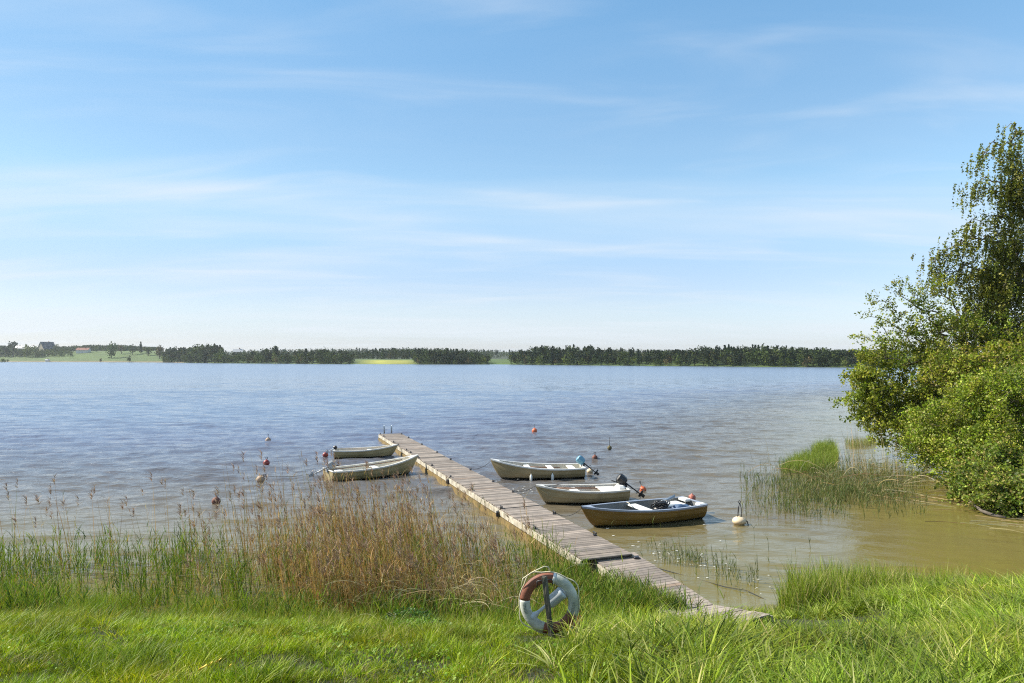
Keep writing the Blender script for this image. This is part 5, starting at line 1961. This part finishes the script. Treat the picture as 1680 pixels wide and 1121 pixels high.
# single trees that can be told apart on the far left shore
SINGLE = [(9, 85, 562, 'pine', 'tall dark tree left of the farmhouse on the far shore'),
          (22, 90, 561, 'pine', 'flat topped dark tree beside the farmhouse on the far shore'),
          (44, 80, 565, 'light', 'yellow green tree in front of the pale farm building, left one'),
          (58, 80, 566, 'light', 'yellow green tree in front of the pale farm building, right one'),
          (93, 150, 565, 'leafy', 'dark tree at the right end of the big dark roofed barn'),
          (108, 150, 567, 'leafy', 'round tree between the barn and the red roofed house'),
          (120, 150, 567, 'leafy', 'bushy tree just left of the red roofed house'),
          (158, 150, 569, 'leafy', 'green tree right of the red roofed house'),
          (183, 70, 561, 'leafy', 'large round tree standing alone at the edge of the green field'),
          (199, 120, 565, 'bud', 'pale tree right of the large round one'),
          (217, 110, 565, 'leafy', 'dark round tree above the green field'),
          (231, 130, 561, 'conifer', 'thin pointed spruce above the green field'),
          (243, 100, 568, 'leafy', 'dark bush shaped tree at the right end of the green field'),
          (262, 60, 565, 'bud', 'pale round tree just left of the headland wood'),
          (212, 12, 583, 'leafy', 'small dark bush at the shore of the green field'),
          (165, 8, 587, 'bud', 'low brown bush at the shore of the green field')]
for i, (px, s_, top, kind, lab) in enumerate(SINGLE):
    x, y, z = fpos(px, s_)
    h = CAM_H + (HOR - top) * y / F - z
    r_ = tag(empty('far_tree' if s_ > 20 else 'far_bush', (x, y, z)), lab, 'tree' if s_ > 20 else 'bush')
    V, F_, C = far_tree_mesh([(0, 0, 0, h, kind)], 200 + i, 240)
    npmesh('crown', V, F_, M['far'], r_, col=C)
    mb = MB(); mb.tube([(0, 0, -.5), (0, 0, h * .35), (0.1, 0, h * .75)], [h * .03, h * .022, h * .008], 6)
    mb.build('trunk', M['bark'], r_)
# near headland at the left frame edge
_it = []
for i in range(26):
    px = random.uniform(-60, 17); x, y, z = fpos(px, -120 + random.uniform(-12, 12))
    _it.append((x, y, -.3, random.uniform(4, 9.5) * (1 if px < 8 else .6), random.choice(['leafy', 'leafy', 'light', 'bud'])))
V, F_, C = far_tree_mesh(_it, 300, 120)
tag(npmesh('islet_bushes', V, F_, M['far'], col=C), 'clump of bushes at the waterline at the left frame edge', 'bushes', kind='stuff')


# houses
WALLW = mat('white_wall', (0.62, 0.60, 0.56), .8, .06, .5, 0)
WALLR = mat('falu_red_wall', (0.22, 0.06, 0.04), .85, .1, .5, 0)
WALLC = mat('pale_wall', (0.42, 0.36, 0.28), .85, .08, .5, 0)
ROOFD = mat('slate_roof', (0.05, 0.06, 0.08), .7, .15, .6, 0)
ROOFR = mat('red_tile_roof', (0.26, 0.10, 0.07), .8, .12, .6, 0)
ROOFG = mat('grey_sheet_roof', (0.45, 0.45, 0.46), .6, .12, .6, 0)
GLASS = mat('dark_window', (0.03, 0.035, 0.04), .2, .1, 1, 0)


def house(name, label, px, s_, w, d, hw, hr, rz, wall, roof, nwin=3, z=None, cat='house'):
    x, y, zz = fpos(px, s_)
    r = tag(empty(name, (x, y, zz if z is None else z), rz), label, cat)
    mb = MB()
    a, b = w / 2, d / 2
    mb.add([(-a, -b, -1), (a, -b, -1), (a, b, -1), (-a, b, -1), (-a, -b, hw), (a, -b, hw), (a, b, hw), (-a, b, hw), (-a, 0, hw + hr), (a, 0, hw + hr)],
           [(0, 1, 5, 4), (2, 3, 7, 6), (1, 2, 6, 9, 5), (3, 0, 4, 8, 7)])
    mb.build('wall', wall, r)
    mb = MB()
    e = .5; t = .25
    for sg in (-1, 1):
        n0 = Vector((0, sg * (b + e), hw - hr * e / b)); n1 = Vector((0, 0, hw + hr + .02))
        vs = [Vector((X, n0.y, n0.z)) for X in (-a - e, a + e)] + [Vector((X, n1.y, n1.z)) for X in (a + e, -a - e)]
        vs += [v + Vector((0, 0, t)) for v in vs]
        mb.add(vs, [(0, 3, 2, 1), (4, 5, 6, 7), (0, 1, 5, 4), (1, 2, 6, 5), (3, 0, 4, 7)])
    ro = mb.build('roof', roof, r)
    mb = MB(); mb.box((a * .3, 0, hw + hr + .6), (.9, .9, 1.6)); mb.build('chimney', WALLR, ro)
    for i in range(nwin):
        mb = MB(); mb.box((-a + w * (i + .5) / nwin, -b - .02, hw * .55), (1.1, .1, 1.4)); mb.build('window', GLASS, r)
    return r


house('barn', 'big barn with a steep dark roof on the rise at the far left', 77, 160, 19, 19, 4.5, 11.5, math.radians(62), WALLC, ROOFD, 2, cat='barn')
house('farmhouse', 'long pale farmhouse left of the dark roofed barn', 50, 175, 34, 9, 5.5, 4, math.radians(4), WALLC, ROOFG, 6)
house('farmhouse', 'small pale house left of the yellow green farm trees', 31, 170, 13, 9, 6, 4, math.radians(-10), WALLC, ROOFG, 3)
house('white_house', 'low white house with a red tiled roof above the green field', 137, 140, 18, 8, 4.2, 3.2, math.radians(3), WALLW, ROOFR, 0)
house('cottage', 'small grey white cottage among the trees right of the headland wood', 391, 90, 10, 7, 3.2, 3, math.radians(12), WALLC, ROOFG, 3, z=9.5)
house('shed', 'tiny white shed on the green field near the far shore', 78, 14, 4.5, 3, 2.0, 1.0, math.radians(15), WALLW, ROOFG, 0, cat='shed')


# ------------------------------------------------------------------ air
HAZE = 0.00009


def build_haze():
    mb = MB()
    mb.box((0, 1700, 18.75), (12000, 3800, 46.5))
    m = bpy.data.materials.new('haze_air')
    m.use_nodes = True
    t = m.node_tree
    t.nodes.remove(t.nodes['Principled BSDF'])
    v = N(t, 'ShaderNodeVolumePrincipled')
    v.inputs['Color'].default_value = (0.86, 0.95, 1.0, 1)
    v.inputs['Density'].default_value = HAZE
    v.inputs['Anisotropy'].default_value = 0.3
    t.links.new(v.outputs[0], t.nodes['Material Output'].inputs['Volume'])
    tag(mb.build('haze', m), kind='stuff')


build_haze()
